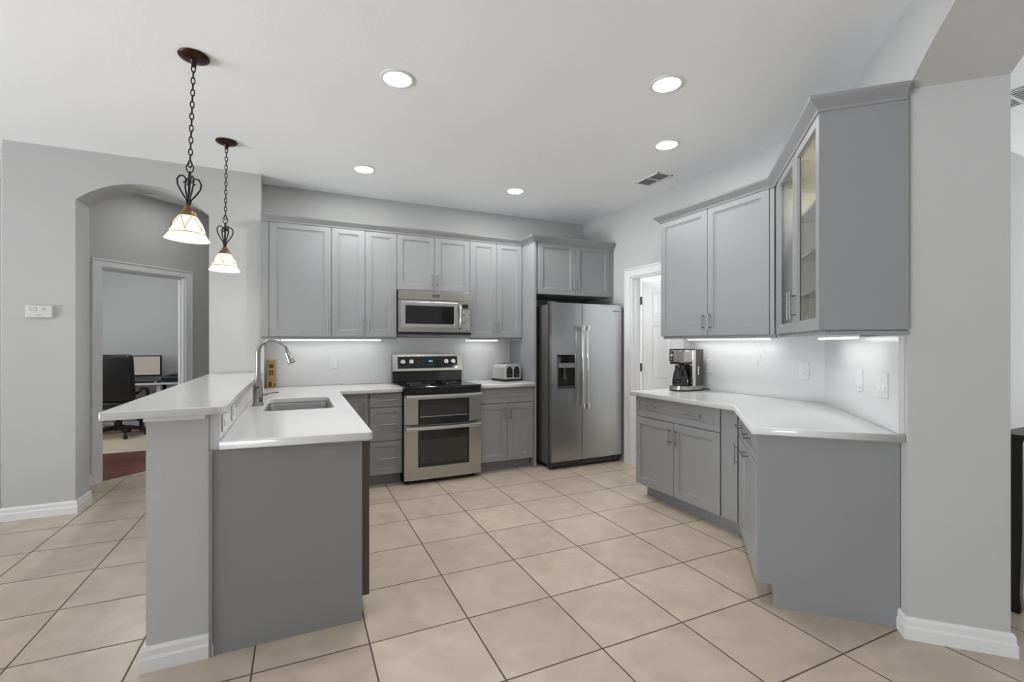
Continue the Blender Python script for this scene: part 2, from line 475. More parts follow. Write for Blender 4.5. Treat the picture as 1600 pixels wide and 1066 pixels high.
# wall turned 45 degrees, with the wide arched opening beside the camera
CX, CY = RW, RW - 1.36
A45 = -3 * PI / 4
arched('wall_angled', 0.0, 3.9, 1.213, 3.15, 2.481, 0.20, 0.357, (CX, CY, 0), A45)


def loc45(s, d=0.0):
    """point on the angled wall: s along it from the corner, d out into the room"""
    return (CX - s * R2 - d * R2, CY - s * R2 + d * R2)


DY0, DY1, DH = 3.34, 4.11, 2.067
mb = MB(); mb.box(RW, RW + 0.12, DY1, BW + 0.13, 0, H); mb.box(RW, RW + 0.12, DY0, DY1, DH, H); mb.box(RW, RW + 0.12, CY - 0.05, DY0, 0, H)
struct(mb.build('wall_right', WALL))
# pantry behind the white door
mb = MB(); mb.box(RW + 0.12, 5.0, 5.05, 5.15, 0, H); mb.box(4.9, 5.0, 2.6, 5.05, 0, H); mb.box(RW + 0.12, 4.9, 2.5, 2.6, 0, H)
struct(mb.build('wall_pantry', TRIMW))
area_light('pantry_ceiling_light', (4.1, 4.3, H - 0.03), (0, 0, 0), 0.5, 0.5, 26 * LG['pantry'], (0.95, 1, 0.97))
# side room seen past the wide arch
struct(box('wall_far', WALL, (3.56, 9.0, 1.68, 1.80, 0, H)))
struct(box('wall_east', WALL, (9.0, 9.1, -5.0, 1.8, 0, H)))
struct(box('wall_west', WALL, (-7.7, -7.6, -5.0, 6.0, 0, H)))
struct(box('wall_passage', WALL, (-7.6, -2.35, 5.9, 6.0, 0, H)))
# rear wall of the family room, with two wide windows (behind the camera)
mb = MB()
for x0, x1 in ((-7.6, -3.9), (-1.3, -0.1), (2.5, 9.0)): mb.box(x0, x1, -4.6, -4.5, 0, H)
for x0, x1 in ((-3.9, -1.3), (-0.1, 2.5)): mb.box(x0, x1, -4.6, -4.5, 2.4, H); mb.box(x0, x1, -4.6, -4.5, 0, 0.3)
struct(mb.build('wall_rear', WALL))
for i, (x0, x1) in enumerate(((-3.9, -1.3), (-0.1, 2.5))):
    mb = MB()
    for a, b in ((x0, x0 + 0.06), ((x0 + x1) / 2 - 0.03, (x0 + x1) / 2 + 0.03), (x1 - 0.06, x1)): mb.box(a, b, -4.59, -4.51, 0.3, 2.4)
    mb.box(x0, x1, -4.58, -4.52, 0.3, 0.36); mb.box(x0, x1, -4.58, -4.52, 2.34, 2.4)
    struct(mb.build('window_%d' % (i + 1), TRIMW))

# hall door wall, turned 45 degrees, and the office beyond
P0 = Vector((-1.704, 5.651))


def diag(s, d=0.0): return (P0.x + s * R2 + d * R2, P0.y + s * R2 - d * R2)



mb = MB(); OW0, OW1, OH = 0.035, 0.84, 2.067
mb.box(-0.62, OW0, 0, 0.085, 0, H); mb.box(OW1, 2.2, 0, 0.085, 0, H); mb.box(OW0, OW1, 0, 0.085, OH, H)
wd = struct(mb.build('wall_hall', WALL)); wd.location = (P0.x, P0.y, 0); wd.rotation_euler = (0, 0, PI / 4)
mb = MB(); mb.box(-3.6, 0.3, 9.2, 9.3, 0, H); mb.box(-3.7, -3.6, 6.0, 9.3, 0, H); mb.box(-0.15, -0.05, 7.2, 9.2, 0, H)
struct(mb.build('wall_office', WALL))
struct(box('wall_hall_side', WALL, (-0.277, -0.17, BW + 0.13, 7.2, 0, H)))
struct(MB().prism([diag(-0.62, -0.065), diag(2.2, -0.065), (-0.15, 7.3), (-0.15, 9.2), (-3.6, 9.2), (-3.6, 5.95), (-2.35, 5.95)][::1], 0.0, 0.006).build('floor_office', WOODF))

# baseboards
BBP = [(0, 0), (0.018, 0), (0.018, 0.05), (0.013, 0.062), (0.013, 0.085), (0.007, 0.098), (0, 0.098)]


def baseboard(name, path): return struct(MB().sweep(path, BBP).build(name, TRIMW))


baseboard('baseboard_left', [(-1.985, 5.05), (-1.985, AY), (-1.565, AY), (-1.565, 5.05)][::-1][::-1])
baseboard('baseboard_hall', [diag(-0.5), diag(-0.03)])
baseboard('baseboard_office', [(-3.6, 9.2), (-0.15, 9.2)])
baseboard('baseboard_angled', [loc45(1.10), loc45(1.213), loc45(1.213, -0.357), loc45(0.9, -0.357)][::1])
baseboard('baseboard_far', [(3.6, 1.68), (9.0, 1.68)])

# door casings
def casing(name, x0, x1, z1, wv, dpt, depth_wall, loc, rz, jamb=True):
    t = MB()
    t.box(x0 - wv, x0, -dpt, 0, 0, z1 + wv); t.box(x1, x1 + wv, -dpt, 0, 0, z1 + wv); t.box(x0, x1, -dpt, 0, z1, z1 + wv)
    e = 0.012
    t.box(x0 - wv, x0 - wv + e, -dpt - 0.008, -dpt, 0, z1 + wv); t.box(x1 + wv - e, x1 + wv, -dpt - 0.008, -dpt, 0, z1 + wv)
    t.box(x0 - wv + e, x1 + wv - e, -dpt - 0.008, -dpt, z1 + wv - e, z1 + wv)
    if jamb:
        t.box(x0, x0 + 0.018, 0, depth_wall, 0, z1); t.box(x1 - 0.018, x1, 0, depth_wall, 0, z1); t.box(x0 + 0.018, x1 - 0.018, 0, depth_wall, z1 - 0.018, z1)
        m = depth_wall * 0.45
        t.box(x0 + 0.018, x0 + 0.03, m, m + 0.03, 0, z1 - 0.018); t.box(x1 - 0.03, x1 - 0.018, m, m + 0.03, 0, z1 - 0.018); t.box(x0 + 0.03, x1 - 0.03, m, m + 0.03, z1 - 0.03, z1 - 0.018)
    o = t.build(name, TRIMW); o.location = loc; o.rotation_euler = (0, 0, rz)
    return struct(o)


casing('trim_1', OW0, OW1, OH, 0.072, 0.014, 0.085, (P0.x, P0.y, 0), PI / 4)
# pantry door casing: local x runs toward the camera along the right wall
t = MB()
wv = 0.09
t.box(-wv, 0, -0.014, 0, 0, DH + wv); t.box(0, 0.80, -0.014, 0, DH, DH + wv)
t.box(-wv, -wv + 0.014, -0.024, -0.014, 0, DH + wv); t.box(-wv + 0.014, 0.80, -0.024, -0.014, DH + wv - 0.014, DH + wv)
t.box(0, 0.018, 0, 0.12, 0, DH); t.box(0.018, 0.752, 0, 0.12, DH - 0.018, DH); t.box(0.752, 0.77, 0, 0.12, 0, DH)
t.box(0.018, 0.03, 0.04, 0.075, 0, DH - 0.018)
o = struct(t.build('trim_2', TRIMW)); o.location = (RW, DY1, 0); o.rotation_euler = (0, 0, -PI / 2)

# the pantry door itself, six moulded panels, swung into the pantry
dr = thing('door_1', 'white six-panel door standing ajar beside the refrigerator', 'door', (RW + 0.125, DY1 - 0.022, 0.008), -math.radians(42))
dr['kind'] = 'structure'
DWd, DHt = 0.73, 2.02
d = MB(); d.box(0, DWd, 0.008, 0.03, 0, DHt)
xs = (0.0, 0.115, 0.325, 0.405, 0.615, DWd); zr = (0.0, 0.23, 0.78, 0.90, 1.52, 1.62, 1.89, DHt)
for a, b in ((0, 1), (2, 3), (4, 5)): d.box(xs[a], xs[b], 0, 0.008, 0, DHt)
for a, b in ((1, 2), (3, 4)):
    for c, e in ((0, 1), (2, 3), (4, 5), (6, 7)): d.box(xs[a], xs[b], 0, 0.008, zr[c], zr[e])
    for c, e in ((1, 2), (3, 4), (5, 6)):
        d.loops(xs[a], xs[b], zr[c], zr[e], [(0, 0.0075), (0.012, 0.0065), (0.03, 0.0065), (0.05, 0.002)])
d.build('door_leaf', DOORW, dr)
for z in (0.28, 1.06, 1.80):
    h = MB(); h.rod((0, -0.006, z - 0.045), (0, -0.006, z + 0.045), 0.008, seg=10); h.box(-0.012, 0.012, -0.003, 0.0, z - 0.045, z + 0.045)
    h.build('hinge', DARKGREY, dr, loc=(-0.004, 0, 0))

# ------------------------------------------------------------------ cabinets
GAP = 0.0018


def handle(parent, x, z, vertical=True, L=0.135, y0=0.0, r=0.0055):
    mb = MB(); off = 0.032; s = L * 0.34
    if vertical:
        mb.rod((x, y0 - off, z - L / 2), (x, y0 - off, z + L / 2), r, seg=10)
        for k in (-s, s): mb.rod((x, y0, z + k), (x, y0 - off, z + k), r * 0.8, seg=8)
    else:
        mb.rod((x - L / 2, y0 - off, z), (x + L / 2, y0 - off, z), r, seg=10)
        for k in (-s, s): mb.rod((x + k, y0, z), (x + k, y0 - off, z), r * 0.8, seg=8)
    return mb.build('handle', HANDLE, parent, smooth=True)


def front(parent, kind, x0, x1, z0, z1, y=0.0, rail=0.058, th=0.02):
    """shaker door or drawer front; its face lies at local y, the carcass starts th behind it"""
    g = GAP
    mb = MB().loops(x0 + g, x1 - g, z0 + g, z1 - g,
                    [(0, y + th), (0, y + 0.002), (0.002, y), (rail, y), (rail + 0.002, y + 0.006), (rail + 0.012, y + 0.006), (rail + 0.016, y + 0.010)])
    return mb.build(kind, CAB, parent)


def carcass(parent, x0, x1, y0, y1, z0, z1, name='body'):
    return box(name, CAB, (x0, x1, y0, y1, z0, z1), parent)


UB, UT = 1.395, 2.44           # underside and top of the wall cabinets
UF = 4.70                      # face of their doors
CROWN = [(0, 0), (0.006, 0), (0.010, 0.012), (0.045, 0.05), (0.050, 0.062), (0, 0.062)]


def wall_cab(label, x0, x1, doors, z0=UB, z1=UT, loc=None, rz=0.0, handles=(), depth=0.33, group=None, left_filler=0.0):
    """x0..x1 along the run in world x (back wall); doors = [(a, b)], handles = [(door, x)]"""
    t = thing('wall_cabinet', label, 'cabinet', loc or (0, UF, 0), rz, group)
    carcass(t, x0, x1, 0.02, depth + 0.02 - 0.004, z0, z1)
    if left_filler: box('filler', CAB, (x0, x0 + left_filler - 0.001, 0.004, 0.02, z0, z1), t)
    ds = [front(t, 'door', a, b, z0, z1) for a, b in doors]
    for i, hx in handles: handle(ds[i], hx, z0 + 0.115)
    box('light_rail', CAB, (x0, x1, 0.024, 0.042, z0 - 0.022, z0 - 0.0005), t)
    return t


GU = 'upper cabinets along the back wall'
c1 = wall_cab('tall single-door grey wall cabinet at the far left, above the faucet', -0.273, 0.312, [(-0.211, 0.312)], handles=[(0, 0.278)], group=GU, left_filler=0.06)
c2 = wall_cab('narrow two-door grey wall cabinet just left of the microwave', 0.313, 0.922, [(0.313, 0.617), (0.617, 0.922)], handles=[(0, 0.588), (1, 0.646)], group=GU)
c3 = wall_cab('short two-door grey wall cabinet directly above the microwave', 0.923, 1.696, [(0.923, 1.310), (1.310, 1.696)], z0=1.872, handles=[(0, 1.282), (1, 1.338)], group=GU)
c4 = wall_cab('two-door grey wall cabinet above the toaster, right of the microwave', 1.697, 2.318, [(1.697, 2.006), (2.006, 2.318)], handles=[(0, 1.978), (1, 2.034)], group=GU)
for c in (c3,):
    for ch in list(c.children):
        if ch.name.startswith('light_rail'): bpy.data.objects.remove(ch)

FF = 4.42                      # face of the cabinet over the refrigerator
ft = thing('fridge_cabinet', 'deep two-door grey cabinet over the refrigerator with tall side panel', 'cabinet', (0, FF, 0))
carcass(ft, 2.352, 3.366, 0.02, BW - FF - 0.004, 1.868, UT)
d1 = front(ft, 'door', 2.372, 2.843, 1.868, UT); d2 = front(ft, 'door', 2.843, 3.318, 1.868, UT)
handle(d1, 2.812, 1.985); handle(d2, 2.874, 1.985)
box('side_panel', CAB, (2.322, 2.350, 0.0, BW - FF - 0.004, 0.0, UT), ft)
box('filler', CAB, (3.320, 3.364, 0.002, 0.018, 1.868, UT), ft)

# crown moulding over the back run and the fridge cabinet
pth = [(-0.272, UF), (2.322, UF), (2.322, FF), (3.366, FF)]
mb = MB().sweep(pth, [(a, UT - 0.012 + b) for a, b in CROWN])
o = mb.build('crown_molding', CAB); tag(o, 'grey crown molding capping the back-wall cabinets and the fridge cabinet', 'molding')

# right-hand wall cabinets
UX = 3.04
GR = 'upper cabinets along the right wall'
rt = thing('wall_cabinet', 'wide two-door grey wall cabinet above the coffee maker', 'cabinet', (UX, 3.295, 0), -PI / 2, GR)
W = 1.11
carcass(rt, 0, W - 0.002, 0.02, 0.326, UB, UT)
d1 = front(rt, 'door', 0, 0.535, UB, UT); d2 = front(rt, 'door', 0.535, 1.08, UB, UT)
handle(d1, 0.500, UB + 0.115); handle(d2, 0.570, UB + 0.115)
box('light_rail', CAB, (0.012, W, 0.024, 0.042, UB - 0.022, UB - 0.0005), rt)
box('filler', CAB, (1.082, W + 0.005, 0.004, 0.0195, UB, UT), rt)

# glass corner cabinet on the angled wall: local x along the face, origin where the runs meet
GX, GY = UX, UX - 0.868
gt = thing('glass_cabinet', 'grey wall cabinet with two glass doors and shelves inside, angled at right', 'cabinet', (GX, GY, 0), A45, GR)
GW = (GX - 2.254) / R2; GD = 0.345
mb = MB()
mb.box(0.10, GW - 0.02, 0.03, GD, UB, UB + 0.02); mb.box(0.10, GW - 0.02, 0.03, GD, UT - 0.02, UT)
mb.box(0.10, GW - 0.02, GD - 0.012, GD, UB + 0.02, UT - 0.02); mb.box(0.10, 0.118, 0.03, GD - 0.012, UB + 0.02, UT - 0.02)
mb.box(GW - 0.036, GW - 0.0215, 0.03, GD - 0.012, UB + 0.02, UT - 0.02)
mb.build('interior', CABIN, gt)
for z in (1.63, 1.87, 2.13): box('shelf', CABIN, (0.12, GW - 0.038, 0.10, GD - 0.014, z, z + 0.018), gt)
mb = MB(); mb.box(GW - 0.0205, GW, 0.02, GD, UB, UT); mb.box(0.0, 0.098, 0.006, 0.024, UB, UT); mb.box(0.06, 0.098, 0.024, GD, UB, UT)
mb.box(0.098, 0.13, 0.0205, 0.032, UB, UT); mb.box(GW - 0.04, GW - 0.021, 0.0205, 0.029, UB, UT)
mb.box(0.098, GW - 0.0215, 0.021, 0.29, UT + 0.001, UT + 0.01); mb.box(0.10, GW - 0.0215, 0.03, GD, UB - 0.006, UB - 0.0005)
mb.build('body', CAB, gt)
mid = (0.10 + GW) / 2
MB().lathe([(0, -0.012), (0.026, -0.012), (0.032, -0.008), (0.032, 0), (0, 0)], (0.55, 0.17, UT - 0.0202), seg=24).build('puck_light', PLATE, gt, smooth=True)
area_light('puck_lamp', (0.55, 0.17, UT - 0.036), (0, 0, 0), 0.05, 0.05, 1.0 * LG['puck'], (1, 0.98, 0.95), gt, 'DISK')
for a, b, hx in ((0.10, mid, mid - 0.03), (mid, GW - 0.001, mid + 0.03)):
    g = GAP; f = 0.058
    mb = MB(); mb.box(a + g, a + f, 0, 0.02, UB + g, UT - g); mb.box(b - f, b - g, 0, 0.02, UB + g, UT - g)
    mb.box(a + f, b - f, 0, 0.02, UB + g, UB + f); mb.box(a + f, b - f, 0, 0.02, UT - f, UT - g)
    mb.loops(a + f - 0.001, b - f + 0.001, UB + f - 0.001, UT - f + 0.001, [(0, 0.004), (0.004, 0.005), (0.006, 0.012)], fill=False)
    fs = mb.bm.faces
    bmesh.ops.delete(mb.bm, geom=[q for q in fs if abs(q.calc_area() - (b - a - 2 * f + 0.002) * (UT - UB - 2 * f + 0.002)) < 1e-4], context='FACES_ONLY')
    dd = mb.build('door', CAB, gt)
    box('pane', PANE, (a + f + 0.003, b - f - 0.003, 0.012, 0.016, UB + f + 0.003, UT - f - 0.003), dd)
    handle(dd, hx, UB + 0.155, L=0.16)
box('light_rail', CAB, (-0.01, GW - 0.004, 0.024, 0.042, UB - 0.024, UB - 0.0065), gt)
box('light_rail', CAB, (GW - 0.022, GW - 0.004, 0.0425, GD, UB - 0.024, UB - 0.0065), gt)
q = (2.254, 1.386)
e = (q[0] + GD * R2 - 0.006, q[1] - GD * R2 + 0.006)
pth = [(UX + 0.32, 3.295), (UX, 3.295), (UX, GY), q, e]
mb = MB().sweep(pth[1:] and [(UX + 0.325, 3.295), (UX, 3.295), (UX, GY), q, e][::-1][::-1], [(a, UT - 0.012 + b) for a, b in CROWN])
o = mb.build('crown_molding', CAB); tag(o, 'grey crown molding bending along the right wall cabinets over the glass doors', 'molding')

# base cabinets
BZ0, BZ1, TK = 0.105, 0.875, 0.075


def base_box(t, x0, x1, depth, z1=BZ1, toe=True, x0t=None, x1t=None):
    carcass(t, x0, x1, 0.02, depth, BZ0, z1)
    if toe: box('toe_kick', CAB, (x0 if x0t is None else x0t, x1 if x1t is None else x1t, TK + 0.02, TK + 0.04, 0, BZ0 - 0.001), t)


BF = 4.43
t = thing('base_cabinet', 'grey three-drawer base cabinet just left of the range', 'cabinet', (0, BF, 0))
base_box(t, 0.622, 0.921, 0.60)
for z0, z1 in ((0.737, BZ1), (0.422, 0.735), (BZ0 + 0.005, 0.42)):
    f_ = front(t, 'drawer', 0.622, 0.921, z0, z1, rail=0.045); handle(f_, 0.785, (z0 + z1) / 2, False, 0.15)
t = thing('base_cabinet', 'grey corner base cabinet with one narrow door, left of the drawer stack', 'cabinet', (0, BF, 0))
base_box(t, 0.30, 0.620, 0.60)
f_ = front(t, 'door', 0.345, 0.604, BZ0 + 0.005, BZ1); handle(f_, 0.572, 0.735)
t = thing('base_cabinet', 'grey base cabinet under the toaster, one drawer above two doors', 'cabinet', (0, BF, 0))
base_box(t, 1.700, 2.320, 0.60)
f_ = front(t, 'drawer', 1.700, 2.320, 0.712, BZ1, rail=0.05); handle(f_, 2.01, 0.795, False, 0.17)
f_ = front(t, 'door', 1.700, 2.010, BZ0 + 0.005, 0.710); handle(f_, 1.978, 0.605)
f_ = front(t, 'door', 2.010, 2.320, BZ0 + 0.005, 0.710); handle(f_, 2.044, 0.605)

# right run: local x runs toward the camera
BX = 2.72
t = thing('base_cabinet', 'grey base cabinet below the coffee maker with wide drawer and two doors', 'cabinet', (BX, 3.255, 0), -PI / 2)
base_box(t, 0, 1.02, 0.64, x0t=0.04, x1t=1.00)
f_ = front(t, 'drawer', 0, 0.897, 0.700, BZ1, rail=0.045)
handle(f_, 0.20, 0.80, False, 0.15); handle(f_, 0.66, 0.795, False, 0.16)
f_ = front(t, 'door', 0, 0.452, BZ0 + 0.005, 0.698); handle(f_, 0.42, 0.59)
f_ = front(t, 'door', 0.452, 0.897, BZ0 + 0.005, 0.698); handle(f_, 0.486, 0.59)
box('filler', CAB, (0.903, 1.035, 0.006, 0.0195, BZ0 + 0.005, BZ1), t)
# angled end cabinet
DX0 = BX; c45 = 0.51
DW_ = (BX - 2.135) / R2; DD = (1.36 - c45) * R2
t = thing('base_cabinet', 'angled grey base cabinet with plain end panel at the right column', 'cabinet', (BX, BX - c45, 0), A45)
carcass(t, 0.02, DW_ - 0.021, 0.02, DD - 0.004, BZ0, BZ1)
box('toe_kick', CAB, (0.06, DW_ - 0.021, TK + 0.02, TK + 0.04, 0, BZ0 - 0.001), t)
mb = MB(); mb.extr([(TK, 0), (DD - 0.004, 0), (DD - 0.004, BZ1), (0.002, BZ1), (0.002, BZ0 + 0.01), (TK, BZ0 + 0.01)], 'x', DW_ - 0.02, DW_)
mb.build('end_panel', CAB, t)
f_ = front(t, 'drawer', 0.02, DW_ - 0.022, 0.715, BZ1, rail=0.045)
handle(f_, 0.20, 0.80, False, 0.15); handle(f_, 0.52, 0.80, False, 0.16)
f_ = front(t, 'door', 0.02, 0.19, BZ0 + 0.005, 0.713, rail=0.045); handle(f_, 0.055, 0.59, L=0.15)
f_ = front(t, 'door', 0.19, DW_ - 0.022, BZ0 + 0.005, 0.713); handle(f_, 0.47, 0.685, False, 0.16)

# peninsula: half wall, cabinet with plain grey end, dishwasher
PX0, PX1, PY = -0.549, -0.333, 2.345
struct(box('wall_peninsula', WALL, (PX0, PX1, PY, AY, 0, 1.035)))
baseboard('baseboard_peninsula', [(PX0, AY), (PX0, PY), (PX1, PY), (PX1, PY + 0.02)][::1])
mb = MB(); mb.box(PX0 - 0.008, PX1 - 0.012, PY - 0.008, PY + 0.1, 1.012, 1.0345)
struct(mb.build('trim_3', TRIMW))
t = thing('peninsula_cabinet', 'plain grey peninsula cabinet end panel below the sink counter', 'cabinet')
box('end_panel', CAB, (-0.331, 0.293, 2.335, 2.353, 0, BZ1), t)
box('filler', CAB, (-0.331, -0.318, 2.326, 2.3345, 0, BZ1), t)
box('body', CAB, (-0.331, 0.27, 2.975, 3.19, BZ0, BZ1), t); box('body', CAB, (-0.331, 0.27, 4.02, 4.43, BZ0, BZ1), t); box('cabinet_floor', CAB, (-0.331, 0.27, 3.191, 4.019, BZ0, BZ0 + 0.02), t)
box('front_panel', CAB, (0.2705, 0.29, 2.975, 4.42, BZ0, BZ1), t)
box('toe_kick', CAB, (0.20, 0.215, 2.36, 4.50, 0, BZ0 - 0.001), t)
dw = thing('dishwasher', 'stainless dishwasher seen edge-on beside the peninsula end panel', 'dishwasher', (0.33, 2.357, 0), PI / 2)
box('tub', DARKGREY, (0.004, 0.60, 0.045, 0.60, 0.11, 0.868), dw)
MB().box(0.0, 0.606, 0, 0.036, 0.105, 0.855, 0.003).build('door', DWEDGE, dw)
box('control_strip', PLATE, (0.0, 0.606, 0.002, 0.038, 0.8555, 0.872), dw)

# ------------------------------------------------------------------ stone tops
CT = 0.914
hole = rounded([(-0.178, 3.235), (0.235, 3.235), (0.235, 3.965), (-0.178, 3.965)], {0: 0.05, 1: 0.05, 2: 0.05, 3: 0.05})
outer = rounded([(-0.292, 2.325), (0.335, 2.268), (0.352, 4.375), (0.919, 4.392), (0.919, 5.026), (-0.27, 5.026), (-0.27, AY), (-0.292, AY - 0.003)], {1: 0.02})
o = slab('countertop', QUARTZ, outer, [hole], 0.8755, CT); tag(o, 'white quartz countertop with sink cutout, wrapping from peninsula to range', 'countertop')
o = slab('countertop', QUARTZ, [(1.701, 4.392), (2.320, 4.392), (2.320, 5.026), (1.701, 5.026)], [], 0.8755, CT)
tag(o, 'short white quartz countertop under the toaster, between range and refrigerator', 'countertop')
qa, qb = loc45(1.20, 0.63), loc45(1.20, 0.003)
o = slab('countertop', QUARTZ, [(2.675, 3.285), (2.675, 2.675 - 0.466), qa, qb, (3.366, CY + 0.006), (3.366, 3.30)], [], 0.8755, CT)
tag(o, 'white quartz countertop bending 45 degrees under the coffee maker', 'countertop')
bar = rounded([(-0.675, 2.255), (-0.268, 2.262), (-0.268, AY - 0.003), (-0.675, AY - 0.003)], {0: 0.008, 1: 0.055})
o = slab('bar_top', QUARTZ, bar, [], 1.036, 1.070); tag(o, 'raised white quartz bar top overhanging the half wall', 'bar top')

# stone splashbacks
o = box('backsplash', QUARTZ, (PX1 + 0.001, -0.2925, 2.349, AY - 0.003, 0.8755, 1.0355)); tag(o, 'low white quartz backsplash strip under the raised bar', 'backsplash')
mb = MB(); mb.box(-0.255, 2.320, 5.028, 5.049, CT + 0.001, UB - 0.001)
o = mb.build('backsplash', QUARTZ); tag(o, 'white quartz backsplash slab behind the range and toaster', 'backsplash')
o = box('backsplash', QUARTZ, (-0.2765, -0.256, AY + 0.004, 5.049, CT + 0.001, UB - 0.001)); tag(o, 'narrow white quartz backsplash return at the far corner behind the faucet', 'backsplash')
o = box('backsplash', QUARTZ, (RW - 0.022, RW - 0.001, CY + 0.011, 3.318, CT + 0.001, UB - 0.001)); tag(o, 'veined white quartz backsplash slab behind the coffee maker', 'backsplash')
sb = box('backsplash', QUARTZ, (0.0065, 1.185, -0.024, -0.001, CT + 0.001, UB - 0.026)); sb.location = (CX, CY, 0); sb.rotation_euler = (0, 0, A45)
tag(sb, 'white quartz backsplash slab with two switch plates beside the right column', 'backsplash')

# ------------------------------------------------------------------ sink and faucet
sk = thing('sink', 'stainless undermount sink basin set in the peninsula counter', 'sink', (0.0285, 3.60, 0.875))
mb = MB(); a, b = 0.2065, 0.365
def rr(w_, h_, r): return rounded([(-w_, -h_), (w_, -h_), (w_, h_), (-w_, h_)], {0: r, 1: r, 2: r, 3: r}, 6)
rings = []
for w_, h_, r, z in ((a + 0.015, b + 0.015, 0.06, -0.001), (a - 0.002, b - 0.002, 0.05, -0.001), (a - 0.006, b - 0.006, 0.05, -0.02), (a - 0.012, b - 0.012, 0.055, -0.19), (a - 0.035, b - 0.035, 0.05, -0.215)):
    rings.append([mb.bm.verts.new((x, y, z)) for x, y in rr(w_, h_, r)])
for A_, B_ in zip(rings, rings[1:]):
    n = len(A_)
    for k in range(n): mb.bm.faces.new((A_[k], A_[(k + 1) % n], B_[(k + 1) % n], B_[k]))
mb.bm.faces.new(rings[-1]); mb.build('basin', SINKM, sk, smooth=True)
MB().lathe([(0, -0.211), (0.035, -0.211), (0.042, -0.214), (0.042, -0.2145), (0, -0.2145)], (0, 0.05, 0)).build('drain', CHROME, sk, smooth=True)

fc = thing('faucet', 'tall brushed-steel gooseneck pull-down faucet on the peninsula counter', 'faucet', (-0.225, 3.56, CT))
MB().lathe([(0, 0), (0.036, 0), (0.036, 0.006), (0.033, 0.010), (0.032, 0.024), (0.030, 0.026), (0.031, 0.03), (0.031, 0.09), (0.027, 0.13), (0.019, 0.19), (0.0155, 0.24), (0.015, 0.26), (0, 0.26)]).build('base', FAUC, fc, smooth=True)
pts = [(0, 0, 0.25), (0, 0, 0.33)] + [(0.085 - 0.085 * math.cos(PI * k / 30), 0, 0.358 + 0.082 * math.sin(PI * k / 30)) for k in range(0, 26)]
MB().tube(pts, 0.0135, 14).build('spout', FAUC, fc, smooth=True)
p1 = Vector(pts[-1]); dr_ = (Vector(pts[-1]) - Vector(pts[-2])).normalized(); dr_ = Vector((0.36, 0, -0.93)).normalized()
mb = MB(); mb.rod(p1 - dr_ * 0.005, p1 + dr_ * 0.05, 0.015, 0.016); mb.rod(p1 + dr_ * 0.05, p1 + dr_ * 0.118, 0.0162, 0.025); mb.rod(p1 + dr_ * 0.118, p1 + dr_ * 0.126, 0.025, 0.022)
mb.build('spray_head', FAUC, fc, smooth=True)
mb = MB(); mb.rod((0.025, 0, 0.075), (0.05, 0, 0.078), 0.013); mb.tube([(0.048, 0, 0.078), (0.08, -0.01, 0.085), (0.125, -0.02, 0.088)], [0.009, 0.007, 0.006]); mb.build('lever', FAUC, fc, smooth=True)
mb = MB(); mb.rod((0.0, -0.024, 0.125), (0.0, -0.0285, 0.125), 0.007); mb.shift(Matrix.Rotation(0.1, 4, 'Z')); mb.build('sensor', BLACK, fc)

# bamboo block by the back wall
bk = thing('wooden_block', 'slim tan wooden block with dark cut-outs standing behind the faucet', 'wooden block', (-0.205, 4.93, CT + 0.001), math.radians(-4))
MB().box(-0.039, 0.039, 0, 0.06, 0, 0.262, 0.006).build('body', BAMBOO, bk)
for x0, x1, z0, z1, in ((-0.012, 0.022, 0.185, 0.222), (-0.016, 0.0, 0.14, 0.163), (0.004, 0.022, 0.14, 0.163), (-0.016, 0.0, 0.118, 0.136), (0.004, 0.022, 0.118, 0.136), (-0.02, 0.006, 0.008, 0.055), (0.022, 0.036, 0.01, 0.04)):
    MB().box(x0, x1, -0.0015, 0.004, z0, z1, 0.001).build('cutout', DARKBROWN if 'DARKBROWN' in globals() else mat('dark_brown_inset', (0.06, 0.035, 0.015), 0.5, noise=(10, 0.2)), bk)

# ------------------------------------------------------------------ range
RF = 4.36
rg = thing('range', 'stainless double-oven electric range with black glass cooktop', 'oven range', (0.925, RF, 0))
RWd = 0.765
box('body', BLACK, (0.003, RWd - 0.003, 0.035, 0.66, 0.03, 0.905), rg)
for x in (0.05, RWd - 0.05):
    for y in (0.10, 0.60): MB().rod((x, y, 0), (x, y, 0.03), 0.018, seg=12).build('foot', BLACK, rg)
MB().box(-0.002, RWd + 0.002, -0.015, 0.60, 0.906, 0.925, 0.006).build('cooktop', BLACKG, rg)
for cx_, cy_, r_ in ((0.19, 0.16, 0.095), (0.19, 0.43, 0.075), (0.57, 0.16, 0.11), (0.57, 0.43, 0.075), (0.38, 0.46, 0.05)):
    mb = MB(); mb.lathe([(r_, 0), (r_, 0.0005), (r_ - 0.004, 0.0005), (r_ - 0.004, 0)], (cx_, cy_, 0.9252)); mb.build('burner_ring', MIDGREY, rg)
MB().box(0, RWd, 0.0, 0.034, 0.845, 0.905, 0.004).build('front_strip', BLACKG, rg)


